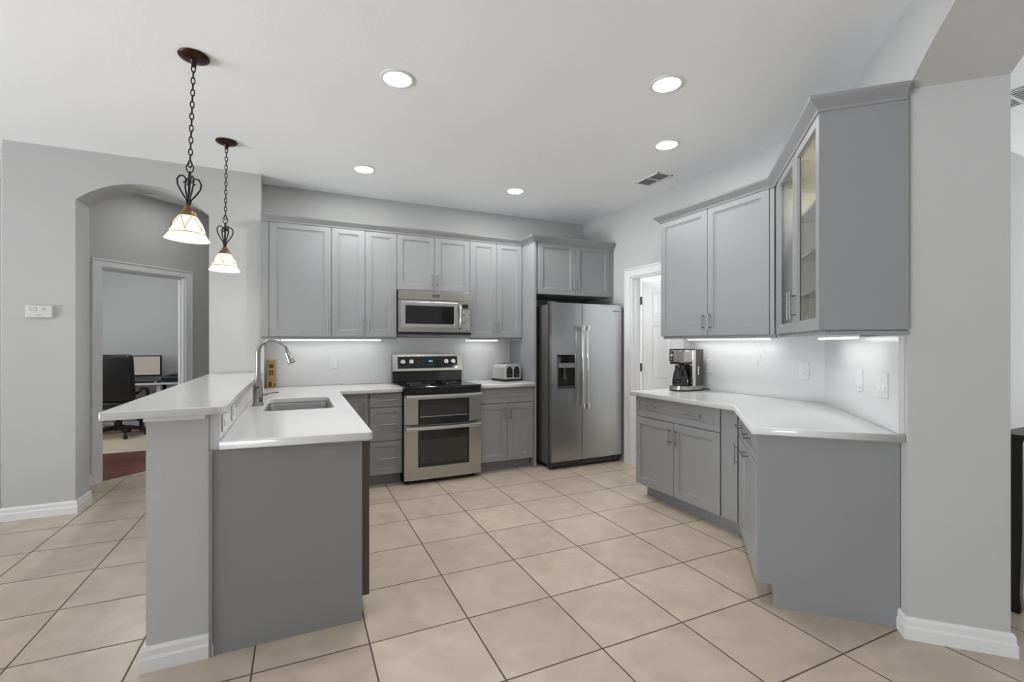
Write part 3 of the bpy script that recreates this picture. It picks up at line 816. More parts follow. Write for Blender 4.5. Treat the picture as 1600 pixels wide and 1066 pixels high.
def oven_door(z0, z1, wz0, wz1, hz, seg=12):
    dmb = MB(); bow = 0.012
    xs_ = [RWd * k / seg for k in range(seg + 1)]
    yb = [-bow * (1 - (2 * k / seg - 1) ** 2) for k in range(seg + 1)]
    V = dmb.bm.verts
    fr = [(V.new((x, y, z0)), V.new((x, y, z1)), V.new((x, 0.033, z0)), V.new((x, 0.033, z1))) for x, y in zip(xs_, yb)]
    for A_, B_ in zip(fr, fr[1:]):
        dmb.bm.faces.new((A_[0], B_[0], B_[1], A_[1])); dmb.bm.faces.new((A_[2], A_[3], B_[3], B_[2]))
        dmb.bm.faces.new((A_[1], B_[1], B_[3], A_[3])); dmb.bm.faces.new((A_[0], A_[2], B_[2], B_[0]))
    dmb.bm.faces.new((fr[0][0], fr[0][1], fr[0][3], fr[0][2])); dmb.bm.faces.new((fr[-1][0], fr[-1][2], fr[-1][3], fr[-1][1]))
    dd_ = dmb.build('oven_door', STEELH, rg, smooth=True)
    # dark surround and window follow the bow
    def plate(nm, x0, x1, a0, a1, lift, m):
        pm = MB(); n_ = 10; ring = []
        for k in range(n_ + 1):
            x = x0 + (x1 - x0) * k / n_; y = -bow * (1 - (2 * x / RWd - 1) ** 2) - lift
            ring.append((pm.bm.verts.new((x, y, a0)), pm.bm.verts.new((x, y, a1)), pm.bm.verts.new((x, y + 0.006, a0)), pm.bm.verts.new((x, y + 0.006, a1))))
        for A_, B_ in zip(ring, ring[1:]):
            for i_, j_ in ((0, 1), (1, 3), (3, 2), (2, 0)): pm.bm.faces.new((A_[i_], A_[j_], B_[j_], B_[i_]))
        pm.bm.faces.new([ring[0][i_] for i_ in (0, 1, 3, 2)]); pm.bm.faces.new([ring[-1][i_] for i_ in (0, 1, 3, 2)])
        return pm.build(nm, m, dd_)
    plate('glass_surround', 0.128, RWd - 0.128, wz0, wz1, 0.0025, BLACKG)
    return dd_, plate


d_, pl = oven_door(0.567, 0.842, 0.568, 0.800, 0.83)
pl('window', 0.145, RWd - 0.15, 0.637, 0.787, 0.004, DARKG)
pm = MB(); pm.box(0.145, RWd - 0.15, -0.019, -0.0155, 0.634, 0.640); pm.build('window_edge', MIDGREY, d_)
d2_, pl = oven_door(0.042, 0.560, 0.160, 0.512, 0.53)
pl('window', 0.150, RWd - 0.155, 0.195, 0.418, 0.004, DARKG)


def oven_handle(par, z):
    hm = MB(); n_ = 12; ring = []
    for k in range(n_ + 1):
        x = 0.008 + (RWd - 0.016) * k / n_; y = -0.043 - 0.022 * (1 - (2 * k / n_ - 1) ** 2)
        ring.append([hm.bm.verts.new(p) for p in ((x, y - 0.012, z - 0.014), (x, y - 0.014, z), (x, y - 0.010, z + 0.015), (x, y + 0.006, z + 0.015), (x, y + 0.006, z - 0.014))])
    for A_, B_ in zip(ring, ring[1:]):
        for k in range(5): hm.bm.faces.new((A_[k], A_[(k + 1) % 5], B_[(k + 1) % 5], B_[k]))
    hm.bm.faces.new(ring[0]); hm.bm.faces.new(ring[-1])
    for x in (0.022, RWd - 0.022): hm.box(x - 0.014, x + 0.014, -0.042, 0.002, z - 0.012, z + 0.013)
    return hm.build('handle', NICKEL, par, smooth=True)


oven_handle(d_, 0.833); oven_handle(d2_, 0.535)
MB().lathe([(0, 0), (0.009, 0), (0.009, 0.001), (0, 0.001)], M=Matrix.Rotation(PI / 2, 4, 'X'), c=(RWd / 2, -0.0115, 0.105), seg=16).build('badge', MIDGREY, d2_)
bgd = MB(); bgd.extr([(0.585, 0.926), (0.66, 0.926), (0.66, 1.208), (0.615, 1.208), (0.575, 1.045), (0.590, 1.03)], 'x', 0.002, RWd - 0.002)
bg_ = bgd.build('backguard', BLACKG, rg, bevel=0.003)
bs = MB(); bs.extr([(0.566, 1.040), (0.574, 1.040), (0.614, 1.212), (0.655, 1.212), (0.655, 1.217), (0.606, 1.217)], 'x', 0.0, RWd)
fs_ = bs.build('control_frame', STEELH, rg)
# sloped control panel, tilted about x
tilt = math.atan2(0.606 - 0.566, 1.217 - 1.040)
cp = MB(); cp.box(0.055, RWd - 0.055, -0.0035, 0.004, 0.028, 0.155)
cp.shift(Matrix.Translation((0, 0.566, 1.040)) @ Matrix.Rotation(-tilt, 4, 'X'))
cpo = cp.build('control_panel', BLACKG, rg)
TM = Matrix.Translation((0, 0.566, 1.040)) @ Matrix.Rotation(-tilt, 4, 'X')
for x in (0.105, 0.195, 0.575, 0.655):
    k_ = MB(); k_.lathe([(0.0, 0.030), (0.022, 0.030), (0.026, 0.026), (0.029, 0.006), (0.030, 0)], seg=24, M=Matrix.Rotation(PI / 2, 4, 'X'))
    k_.box(-0.004, 0.004, -0.034, -0.028, -0.022, 0.022)
    k_.shift(TM @ Matrix.Translation((x, -0.0035, 0.095))); k_.build('knob', NICKEL, rg, smooth=True)
def on_panel(nm, m, x0, x1, z0, z1):
    q_ = MB(); q_.box(x0, x1, -0.0048, -0.003, z0, z1); q_.shift(TM); return q_.build(nm, m, cpo)
for k in range(4): on_panel('clock_digit', BLUED, 0.388 + 0.011 * k, 0.396 + 0.011 * k, 0.094, 0.112)
for r_ in range(3):
    for k in range(3): on_panel('touch_key', DARKGREY, 0.258 + 0.03 * k, 0.274 + 0.03 * k, 0.060 + 0.022 * r_, 0.066 + 0.022 * r_)
for k in range(5): on_panel('touch_key', MIDGREY, 0.365 + 0.018 * k, 0.375 + 0.018 * k, 0.066, 0.069)
for r_ in range(3):
    for k in range(2): on_panel('touch_key', DARKGREY, 0.505 + 0.02 * k, 0.515 + 0.02 * k, 0.056 + 0.028 * r_, 0.064 + 0.028 * r_)

# ------------------------------------------------------------------ microwave
mw = thing('microwave', 'stainless over-the-range microwave with black window below short cabinet', 'microwave', (0.927, 4.645, 0))
MWW, M0, M1 = 0.767, 1.420, 1.868
box('body', BLACK, (0.002, MWW - 0.002, 0.036, 0.398, M0 + 0.004, M1), mw)
MB().box(0, MWW, 0, 0.035, 1.772, M1 - 0.002, 0.003).build('vent_strip', STEELH, mw)
dm = MB(); dm.box(0, 0.628, 0, 0.035, M0 + 0.028, 1.769, 0.003); mdo = dm.build('door', STEELH, mw)
mb = MB(); mb.loops(0.025, 0.618, 1.487, 1.757, [(0, 0.002), (0, -0.004), (0.012, -0.0065), (0.040, -0.0065), (0.043, -0.003)]); mb.build('door_frame', NICKEL, mdo)
box('window', BLACKG, (0.070, 0.573, -0.0052, -0.0035, 1.532, 1.712), mdo)
hm = MB(); hm.tube([(0.632, -0.002, 1.735), (0.632, -0.03, 1.722), (0.632, -0.042, 1.68), (0.632, -0.045, 1.62), (0.632, -0.042, 1.56), (0.632, -0.03, 1.50), (0.632, -0.002, 1.487)], 0.011, 12); hm.build('handle', NICKEL, mdo, smooth=True)
MB().box(0.630, MWW, 0, 0.035, M0 + 0.028, 1.769, 0.003).build('control_panel', STEELH, mw)
box('keypad', MIDGREY, (0.665, 0.748, -0.002, 0.001, 1.478, 1.680), mw)
for r_ in range(7):
    for k in range(3): box('key', DARKGREY if r_ in (2, 5) and k == 0 else NICKEL, (0.671 + 0.026 * k, 0.689 + 0.026 * k, -0.0032, -0.0021, 1.486 + 0.027 * r_, 1.502 + 0.027 * r_), mw)
box('display', BLACKG, (0.668, 0.728, -0.002, 0.001, 1.700, 1.742), mw)
box('badge', BLACK, (0.345, 0.418, -0.002, 0.001, 1.806, 1.830), mw)
for k in range(6): box('badge_letter', NICKEL, (0.352 + 0.010 * k, 0.358 + 0.010 * k, -0.003, -0.0019, 1.813, 1.823), mw)
mb = MB(); mb.box(0.0, MWW, 0.01, 0.03, M0, M0 + 0.026); mb.build('grille', BLACK, mw)
box('underside', MIDGREY, (0.02, MWW - 0.02, 0.05, 0.38, M0 - 0.003, M0 + 0.003), mw)

# ------------------------------------------------------------------ refrigerator
FX0, FX1, FY = 2.425, 3.335, 4.225
fr = thing('refrigerator', 'stainless side-by-side refrigerator with dispenser and two long handles', 'refrigerator', (FX0, FY, 0))
FWd = FX1 - FX0
box('body', FSIDE, (0, FWd, 0.075, 0.74, 0.05, 1.745), fr)
mb = MB(); mb.box(0.004, FWd - 0.004, 0.045, 0.075, 0.09, 1.74); mb.build('gasket', GASKET, fr)
sp_ = 0.378
# left (freezer) door with the dispenser recess
lx0, lx1, lz0, lz1 = 0.072, 0.292, 0.853, 1.212
mb = MB(); z0_, z1_ = 0.087, 1.762
mb.box(0, lx0, 0, 0.045, z0_, z1_); mb.box(lx1, sp_ - 0.003, 0, 0.045, z0_, z1_); mb.box(lx0, lx1, 0, 0.045, z0_, lz0); mb.box(lx0, lx1, 0, 0.045, lz1, z1_)
bmesh.ops.remove_doubles(mb.bm, verts=mb.bm.verts[:], dist=1e-5)
dl = mb.build('freezer_door', FRIDGE, fr)
mb = MB(); mb.box(lx0 + 0.001, lx1 - 0.001, 0.0448, 0.10, lz0, lz1); mb.build('dispenser_recess', BLACK, dl)
rim = MB(); rim.loops(lx0 - 0.008, lx1 + 0.008, lz0 - 0.008, lz1 + 0.008, [(0, 0.0005), (0, -0.004), (0.008, -0.004), (0.012, 0.002), (0.012, 0.044)], fill=False)
fsz = (lx1 - lx0 + 0.016) * (lz1 - lz0 + 0.016)
bmesh.ops.delete(rim.bm, geom=[q_ for q_ in rim.bm.faces if abs(q_.calc_area() - fsz) < 1e-5], context='FACES_ONLY'); rim.build('dispenser_rim', STEELH, dl)
box('dispenser_screen', BLACKG, (lx0 + 0.013, lx1 - 0.013, 0.004, 0.04, 1.125, lz1 - 0.013), dl)
box('dispenser_bar', SINKM, (lx0 + 0.013, lx1 - 0.013, -0.002, 0.04, 1.075, 1.124), dl)
mb = MB(); mb.rod((0.165, 0.02, 1.073), (0.165, 0.022, 1.03), 0.02, 0.014); mb.rod((0.165, 0.022, 1.03), (0.175, 0.03, 0.95), 0.012, 0.02); mb.build('dispenser_spout', DARKGREY, dl, smooth=True)
box('dispenser_tray', DARKGREY, (lx0 + 0.013, lx1 - 0.013, 0.003, 0.043, lz0 + 0.006, lz0 + 0.03), dl)
mb = MB(); mb.box(sp_ + 0.003, FWd, 0, 0.045, z0_, z1_, 0.004); drr = mb.build('fridge_door', FRIDGE, fr)
for dd_, x in ((dl, sp_ - 0.030), (drr, sp_ + 0.033)):
    hm = MB(); hm.rod((x, -0.06, 0.64), (x, -0.06, 1.525), 0.013, seg=16)
    for z in (0.665, 1.50): hm.rod((x, 0.002, z), (x, -0.062, z), 0.011, seg=12); hm.box(x - 0.015, x + 0.015, -0.075, -0.045, z - 0.03, z + 0.025, 0.004)
    hm.build('handle', CHROME, dd_, smooth=True)
for k in range(6): box('badge_letter', DARKGREY, (FWd - 0.125 + 0.014 * k, FWd - 0.116 + 0.014 * k, -0.0015, 0.001, 1.685, 1.697), drr)
for x in (0.02, FWd - 0.06): box('hinge_cover', FSIDE, (x, x + 0.05, 0.03, 0.12, 1.7625, 1.775), fr)
mb = MB(); mb.box(0.0, FWd, 0.05, 0.09, 0.02, 0.083); mb.box(0.01, 0.10, 0.02, 0.05, 0.055, 0.08); mb.box(FWd - 0.1, FWd - 0.01, 0.02, 0.05, 0.055, 0.08); mb.build('kick_grille', DARKGREY, fr)
for k in range(9): box('grille_slot', BLACK, (0.17 + 0.022 * k, 0.182 + 0.022 * k, 0.048, 0.0505, 0.03, 0.045), fr)
for x in (0.04, FWd - 0.04):
    for y in (0.09, 0.68): MB().rod((x, y, 0), (x, y, 0.05), 0.02, seg=12).build('foot', BLACK, fr)

# ------------------------------------------------------------------ toaster
ts = thing('toaster', 'chrome four-slice toaster with two black arched ends on the short counter', 'toaster', (2.185, 4.66, CT + 0.001), math.radians(8))
TWd, TDp = 0.215, 0.26
mb = MB(); mb.box(-TWd / 2 - 0.012, TWd / 2 + 0.012, -0.012, TDp + 0.012, 0.0, 0.022, 0.006); mb.build('base', BLACK, ts)
prof = [(-TWd / 2, 0.022), (TWd / 2, 0.022), (TWd / 2, 0.145), (TWd / 2 - 0.012, 0.178), (TWd / 2 - 0.035, 0.192), (-TWd / 2 + 0.035, 0.192), (-TWd / 2 + 0.012, 0.178), (-TWd / 2, 0.145)]
MB().extr(prof, 'y', 0, TDp).build('shell', mat('toaster_steel', (0.88, 0.87, 0.85), 0.32, 1.0, noise=(6, 0.03)), ts, bevel=0.006)
for cx_ in (-0.046, 0.046):
    pts_ = [(cx_ - 0.036, 0.042), (cx_ + 0.036, 0.042)] + [(cx_ + 0.036 * math.cos(PI * k / 10), 0.118 + 0.045 * math.sin(PI * k / 10)) for k in range(11)]
    p_ = MB().extr(pts_, 'y', -0.006, 0.01).build('end_panel', BLACK, ts)
    mb = MB(); mb.box(cx_ - 0.004, cx_ + 0.004, -0.008, -0.0055, 0.07, 0.14); mb.build('slot', GASKET, p_)
    mb = MB(); mb.box(cx_ - 0.018, cx_ + 0.018, -0.024, -0.006, 0.064, 0.074, 0.003); mb.build('lever', DARKGREY, p_)
    for dx in (-0.022, 0.022): box('bread_slot', BLACK, (cx_ + dx - 0.012, cx_ + dx + 0.012, 0.04, TDp - 0.04, 0.1905, 0.1935), ts)

# ------------------------------------------------------------------ coffee maker (front faces the room)
cm = thing('coffee_maker', 'stainless and black drip coffee maker with carafe on the right counter', 'coffee maker', (3.02, 3.10, CT + 0.001), -PI / 2 + math.radians(4))
mb = MB(); n_ = 14
poly = [(0.095, 0.27), (-0.095, 0.27)] + [(-0.095 * math.cos(PI * k / n_), 0.07 - 0.085 * math.sin(PI * k / n_)) for k in range(n_ + 1)]
MB().prism(poly, 0, 0.012).build('foot_plate', BLACK, cm)
MB().prism([(x * 0.98, y) for x, y in poly], 0.0122, 0.045).build('base', STEELH, cm, smooth=True)
MB().box(-0.093, 0.093, 0.155, 0.262, 0.0455, 0.365, 0.004).build('tower', DARKOLIVE, cm)
mb = MB(); mb.box(0.060, 0.0955, 0.118, 0.160, 0.0455, 0.360, 0.004); mb.box(-0.0955, -0.060, 0.118, 0.160, 0.0455, 0.360, 0.004); mb.build('column_trim', CHROME, cm)
mb = MB(); poly2 = [(0.088, 0.154), (-0.088, 0.154), (-0.088, 0.03), (-0.06, 0.0), (0.06, 0.0), (0.088, 0.03)]
hd = MB().prism(poly2, 0.252, 0.358).build('brew_head', STEELH, cm, bevel=0.006)
MB().prism([(x * 0.97, y) for x, y in poly2], 0.3585, 0.368).build('lid', BLACK, cm)
MB().prism([(x * 0.9, y + 0.004) for x, y in poly2], 0.235, 0.2515).build('head_collar', BLACK, cm)
box('panel', BLACKG, (-0.052, -0.014, -0.002, 0.003, 0.262, 0.35), hd)
for z in (0.274, 0.291, 0.332): box('button', MIDGREY, (-0.041, -0.026, -0.0035, -0.0018, z, z + 0.008), hd)
box('display', PLATE, (-0.046, -0.020, -0.0035, -0.0018, 0.308, 0.32), hd)
for r_ in range(5): box('button', MIDGREY, (0.0, 0.014, -0.0025, 0.001, 0.268 + 0.017 * r_, 0.277 + 0.017 * r_), hd)
MB().lathe([(0, 0.046), (0.066, 0.046), (0.070, 0.056), (0.068, 0.10), (0.055, 0.165), (0.045, 0.20), (0.048, 0.215), (0.046, 0.225), (0, 0.225)], (0, 0.072, 0)).build('carafe', BLACKG, cm, smooth=True)
mb = MB(); mb.tube([(0.03, 0.02, 0.205), (0.036, -0.025, 0.195), (0.038, -0.035, 0.15), (0.03, -0.02, 0.09), (0.026, 0.01, 0.075)], 0.008, 10); mb.build('carafe_handle', BLACK, cm, smooth=True)
MB().box(0.094, 0.0965, 0.185, 0.196, 0.14, 0.215, 0.001).build('water_gauge', PLATE, cm)
mb = MB(); mb.tube([(0.07, 0.262, 0.02), (0.09, 0.29, 0.012), (0.115, 0.298, 0.01), (0.13, 0.285, 0.01)], 0.006, 8); mb.build('cord', BLACK, cm, smooth=True)

# ------------------------------------------------------------------ under-cabinet lights
def led(label, x0, x1, loc, rz, z, y=0.06, power=5.0):
    t_ = thing('led_strip', label, 'light', loc, rz, 'under-cabinet light strips')
    box('housing', PLATE, (x0, x1, y - 0.016, y + 0.016, z - 0.024, z), t_)
    box('diffuser', LED, (x0 + 0.004, x1 - 0.004, y - 0.012, y + 0.012, z - 0.033, z - 0.0242), t_)
    area_light('led_light', ((x0 + x1) / 2, y, z - 0.035), (0, 0, 0), x1 - x0, 0.02, power * LG['leds'], (1, 1, 0.99), t_)


led('glowing white light strip under the back cabinets left of the microwave', -0.12, 0.80, (0, UF, 0), 0, UB - 0.001, 0.20, 4.2)
led('short glowing white light strip under the cabinet above the toaster', 1.72, 2.10, (0, UF, 0), 0, UB - 0.001, 0.20, 2.3)
led('glowing white light strip under the cabinet above the coffee maker', 0.14, 0.94, (UX, 3.295, 0), -PI / 2, UB - 0.001, 0.20, 5.0)
led('glowing white light strip under the glass-door cabinet', 0.30, 0.93, (GX, GY, 0), A45, UB - 0.007, 0.20, 3.6)

# ------------------------------------------------------------------ recessed lights
def can(x, y, label, power):
    t_ = thing('recessed_light', label, 'light', (x, y, H), 0, 'recessed ceiling lights')
    MB().lathe([(0.098, -0.0005), (0.098, -0.004), (0.086, -0.008), (0.078, -0.006), (0.078, -0.0005)], seg=40).build('trim_ring', TRIMW, t_, smooth=True)
    MB().lathe([(0, -0.016), (0.03, -0.0150), (0.06, -0.0105), (0.0775, -0.004), (0.0775, -0.001), (0, -0.001)], seg=40).build('lens', CAN, t_, smooth=True)
    area_light('lamp', (0, 0, -0.018), (0, 0, 0), 0.15, 0.15, power * LG['cans'], (1, 1, 0.98), t_, 'DISK')


CP = 13
can(0.536, 2.715, 'recessed ceiling light nearest the front pendant lamp', 14)
can(1.985, 2.10, 'largest recessed ceiling light, closest to the glass-door cabinet', 9)
can(2.59, 2.74, 'recessed ceiling light just in front of the ceiling vent', 8.5)
can(0.55, 4.245, 'recessed ceiling light above the left upper cabinets', 17)
can(2.00, 4.21, 'smallest recessed ceiling light, above the fridge and toaster', 18)

# ------------------------------------------------------------------ pendant lamps
def pendant(x, y, label, power, lean):
    t_ = thing('pendant_lamp', label, 'lamp', (x, y, H), 0, 'pendant lamps over the bar')
    MB().lathe([(0, -0.0005), (0.070, -0.0005), (0.073, -0.007), (0.068, -0.015), (0.048, -0.024), (0.020, -0.030), (0.012, -0.045), (0.012, -0.058), (0, -0.06)]).build('canopy', BRONZE, t_, smooth=True)
    mb = MB(); z = -0.055; k = 0; zb = -0.585
    while z > zb:
        pts = []; a_, b_ = 0.0085, 0.019
        for i in range(16):
            th = 2 * PI * i / 16; px, pz = a_ * math.cos(th), b_ * math.sin(th)
            pts.append((px, 0, z - 0.016 + pz) if k % 2 == 0 else (0, px, z - 0.016 + pz))
        mb.tube(pts, 0.0031, 6, closed=True); z -= 0.0315; k += 1
    mb.build('chain', IRON, t_, smooth=True)
    mb = MB(); mb.tube([(0.016 * math.cos(2 * PI * i / 16), 0, z - 0.006 + 0.026 * math.sin(2 * PI * i / 16)) for i in range(16)], 0.003, 8, closed=True); mb.build('loop', IRON, t_, smooth=True)
    zt = z - 0.03
    MB().tube([(0, 0, zt + 0.004), (0, 0, zt - 0.09), (0, 0, zt - 0.185)], [0.007, 0.006, 0.009], 10).build('stem', IRON, t_, smooth=True)
    for q in range(4):
        pr_ = [(0.004, -0.18), (0.012, -0.145), (0.036, -0.11), (0.053, -0.078), (0.056, -0.05), (0.044, -0.028), (0.026, -0.026), (0.016, -0.04), (0.018, -0.056), (0.028, -0.06)]
        c_, s_ = math.cos(q * PI / 2 + 0.5), math.sin(q * PI / 2 + 0.5)
        pts = []
        for a_, b_ in zip(pr_, pr_[1:]):
            for f_ in (0, 0.5): pts.append((a_[0] + (b_[0] - a_[0]) * f_, a_[1] + (b_[1] - a_[1]) * f_))
        pts.append(pr_[-1])
        MB().tube([(r * c_, r * s_, zt + zz) for r, zz in pts], 0.0042, 8).build('scroll', IRON, t_, smooth=True)
    zs = zt - 0.185
    MB().lathe([(0, 0.006), (0.014, 0.006), (0.018, -0.004), (0.026, -0.010), (0.026, -0.02), (0.034, -0.026), (0.036, -0.036), (0.044, -0.048), (0, -0.048)], (0, 0, zs)).build('socket_cup', GOLD, t_, smooth=True)
    out = [(0.034, -0.044), (0.046, -0.056), (0.060, -0.076), (0.071, -0.100), (0.079, -0.126), (0.082, -0.140), (0.085, -0.146), (0.094, -0.160), (0.104, -0.174)]
    inn = [(r - 0.004, z_) for r, z_ in out[::-1]]
    sh = MB().lathe(out + inn, (0, 0, zs), seg=40).build('shade', SHADE, t_, smooth=True)
    mb = MB(); mb.tube([(0.0835 * math.cos(2 * PI * i / 40), 0.0835 * math.sin(2 * PI * i / 40), zs - 0.141) for i in range(40)], 0.0024, 6, closed=True)
    for q in range(6):
        a0 = q * PI / 3
        for sgn in (-1, 1):
            mb.tube([((r + 0.001) * math.cos(a0 + sgn * f_), (r + 0.001) * math.sin(a0 + sgn * f_), zs + z_) for (r, z_), f_ in zip(out[1:5], (0.02, 0.25, 0.42, 0.52))], 0.002, 5)
    mb.build('shade_pattern', GOLD, sh)
    MB().lathe([(0, -0.05), (0.012, -0.052), (0.016, -0.07), (0.028, -0.095), (0.03, -0.11), (0.022, -0.128), (0, -0.136)], (0, 0, zs), seg=20).build('bulb', BULB, t_, smooth=True)
    d_ = bpy.data.lights.new('bulb_light', 'POINT'); d_.energy = power * LG['pend']; d_.shadow_soft_size = 0.03; d_.color = (1, 0.94, 0.82)
    lo = bpy.data.objects.new('bulb_light', d_); COL.objects.link(lo); lo.parent = t_; lo.location = (0, 0, zs - 0.155)
    for ch_ in t_.children:            # the lamp hangs a touch out of plumb
        if not ch_.name.startswith('canopy'): ch_.rotation_euler = (0.4226 * lean, 0.906 * lean, 0)


pendant(-0.486, 2.955, 'front bronze pendant lamp with glowing bell shade, nearer the camera', 6, 0.036)
pendant(-0.468, 4.10, 'farther bronze pendant lamp with glowing bell shade, near the small arch', 6, 0.016)

# ------------------------------------------------------------------ vents, plates, thermostat
def vent(label, x, y, lx, ly, rz, split, group, back=VENTD, slat=VENTS):
    t_ = thing('ceiling_vent', label, 'vent', (x, y, H), rz, group)
    mb = MB()
    for a, b, c_, d_ in ((-lx, lx, -ly, -ly + 0.012), (-lx, lx, ly - 0.012, ly), (-lx, -lx + 0.012, -ly, ly), (lx - 0.012, lx, -ly, ly), (-0.008, 0.008, -ly, ly)):
        mb.box(a, b, c_, d_, -0.008, -0.0005)
    mb.build('frame', TRIMW, t_)
    box('backing', back, (-lx + 0.012, lx - 0.012, -ly + 0.012, ly - 0.012, -0.002, -0.0007), t_)
    n = split
    for k in range(n):
        yy = -ly + 0.018 + (2 * ly - 0.036) * (k + 0.5) / n
        for a, b in ((-lx + 0.013, -0.0085), (0.0085, lx - 0.013)):
            s_ = MB(); s_.box(a, b, yy - 0.005, yy + 0.003, -0.007, -0.0045); s_.build('slat', slat, t_)
    return t_


vent('dark two-panel ceiling vent above the right-hand wall cabinet', 3.015, 3.36, 0.155, 0.085, PI / 2, 7, 'ceiling vents')
vent('white ceiling vent with grey slots in the side room past the column', 4.06, 1.30, 0.19, 0.13, PI / 2, 6, 'ceiling vents', VENTS, TRIMW)


def plate(name, label, cat, loc, rz, w_, h_, kind, group):
    t_ = thing(name, label, cat, loc, rz, group)
    MB().box(-w_ / 2, w_ / 2, -0.006, -0.0004, -h_ / 2, h_ / 2, 0.002).build('cover', PLATE, t_)
    if kind == 'outlet':
        MB().box(-0.017, 0.017, -0.009, -0.0055, -0.034, 0.034, 0.002).build('receptacle', PLATE, t_)
        for z in (-0.018, 0.018):
            for x in (-0.006, 0.006): box('slot', MIDGREY, (x - 0.001, x + 0.001, -0.0096, -0.0088, z - 0.004, z + 0.004), t_)
    elif kind == 'dimmer':
        for z in (-0.03, 0.0, 0.03): MB().box(-0.017, 0.017, -0.009, -0.0055, z - 0.0135, z + 0.0135, 0.001).build('button', PLATE, t_); 
        for z in (-0.03, 0.03): box('mark', MIDGREY, (-0.006, 0.006, -0.0096, -0.0088, z - 0.0015, z + 0.0015), t_)
    else:
        n = kind
        for k in range(n):
            x = (k - (n - 1) / 2) * 0.046
            mb = MB(); mb.extr([(-0.0055, -0.033), (-0.013, -0.030), (-0.0075, 0.0), (-0.0085, 0.033), (-0.0055, 0.033)], 'x', x - 0.0165, x + 0.0165); mb.build('rocker', PLATE, t_)
    return t_


GO = 'white wall plates'
plate('power_outlet', 'white outlet plate on the back splash left of the range', 'outlet', (0.355, 5.0278, 1.137), 0, 0.075, 0.118, 'outlet', GO)
plate('power_outlet', 'white outlet plate on the splash just behind the toaster', 'outlet', (2.165, 5.0278, 1.15), 0, 0.075, 0.118, 'outlet', GO)
plate('wall_control', 'white button plate right beside the coffee maker', 'switch', (RW - 0.0222, 3.02, 1.131), -PI / 2, 0.075, 0.118, 'dimmer', GO)
plate('power_outlet', 'white outlet plate mid-way between coffee maker and corner', 'outlet', (RW - 0.0222, 2.165, 1.131), -PI / 2, 0.075, 0.118, 'outlet', GO)
p1_ = loc45(0.705, 0.0242); plate('light_switch', 'single white rocker switch on the angled splash', 'switch', (*p1_, 1.128), A45, 0.075, 0.125, 1, GO)
p1_ = loc45(1.015, 0.0242); plate('light_switch', 'double white rocker switch closest to the right column', 'switch', (*p1_, 1.128), A45, 0.12, 0.125, 2, GO)
plate('power_outlet', 'white outlet plate under the bar edge, nearer the camera', 'outlet', (-0.2922, 2.46, 0.978), PI / 2, 0.118, 0.075, 0, GO)
plate('power_outlet', 'white outlet plate under the bar edge, nearer the faucet', 'outlet', (-0.2922, 2.80, 0.978), PI / 2, 0.118, 0.075, 0, GO)
for o_ in [x for x in COL.objects if x.name.startswith('power_outlet') and abs(x.location.x + 0.2922) < 1e-4]:
    MB().box(-0.034, 0.034, -0.009, -0.0055, -0.017, 0.017, 0.002).build('receptacle', PLATE, o_)
    for x in (-0.018, 0.018):
        for z in (-0.006, 0.006): box('slot', MIDGREY, (x - 0.004, x + 0.004, -0.0096, -0.0088, z - 0.001, z + 0.001), o_)
p1_ = diag(-0.135, 0.0); plate('light_switch', 'white switch plate inside the small arch, left of the office doorway', 'switch', (*p1_, 1.17), PI / 4, 0.075, 0.118, 1, GO)
th = thing('thermostat', 'small white thermostat on the wall left of the small arch', 'thermostat', (-1.773, AY - 0.0004, 1.576))
MB().box(-0.078, 0.078, -0.024, 0, -0.046, 0.046, 0.006).build('body', PLATE, th)
box('display', MIDGREY, (-0.048, -0.010, -0.0255, -0.0238, 0.006, 0.028), th)
box('display_glass', PLATE, (-0.045, -0.013, -0.0262, -0.0254, 0.009, 0.025), th)
for x in (0.022, 0.034): box('button', MIDGREY, (x, x + 0.005, -0.0255, -0.0238, 0.010, 0.026), th)
box('label_mark', MIDGREY, (-0.018, 0.018, -0.0255, -0.0238, -0.029, -0.025), th)

# ------------------------------------------------------------------ office seen through the doorway
fm = slab('floor_mat', MATB, rounded([(-3.3, 7.12), (-1.05, 7.12), (-1.05, 8.62), (-3.3, 8.62)], {0: 0.05, 1: 0.05, 2: 0.05, 3: 0.05}), [], 0.0065, 0.012, 0.002)
tag(fm, 'beige chair mat on the red wood office floor', 'floor mat')
ch = thing('office_chair', 'black high-back leather office chair at the desk', 'chair', (-2.27, 8.34, 0.012), math.radians(-6))
def cushion(w_, d_, h_, bev, M):
    b = bmesh.new(); bmesh.ops.create_cube(b, size=1.0, matrix=Matrix.Diagonal((w_, d_, h_, 1)))
    bmesh.ops.bevel(b, geom=b.edges[:], offset=bev, segments=4, profile=0.5, affect='EDGES')
    m_ = MB(); m_._add(b, M); return m_
cushion(0.52, 0.52, 0.12, 0.05, Matrix.Translation((0, 0.05, 0.46))).build('seat', LEATHER, ch, smooth=True)
cushion(0.52, 0.13, 0.66, 0.055, Matrix.Translation((0, -0.20, 0.84)) @ Matrix.Rotation(math.radians(8), 4, 'X')).build('backrest', LEATHER, ch, smooth=True)
for sx in (-1, 1):
    mb = MB(); mb.tube([(sx * 0.25, 0.15, 0.44), (sx * 0.30, 0.16, 0.50), (sx * 0.30, 0.12, 0.66), (sx * 0.29, -0.02, 0.68), (sx * 0.27, -0.14, 0.62)], 0.022, 10); mb.build('armrest', BLACK, ch, smooth=True)
mb = MB(); mb.rod((0, 0, 0.09), (0, 0, 0.22), 0.045); mb.rod((0, 0, 0.22), (0, 0, 0.41), 0.028); mb.build('column', BLACK, ch, smooth=True)
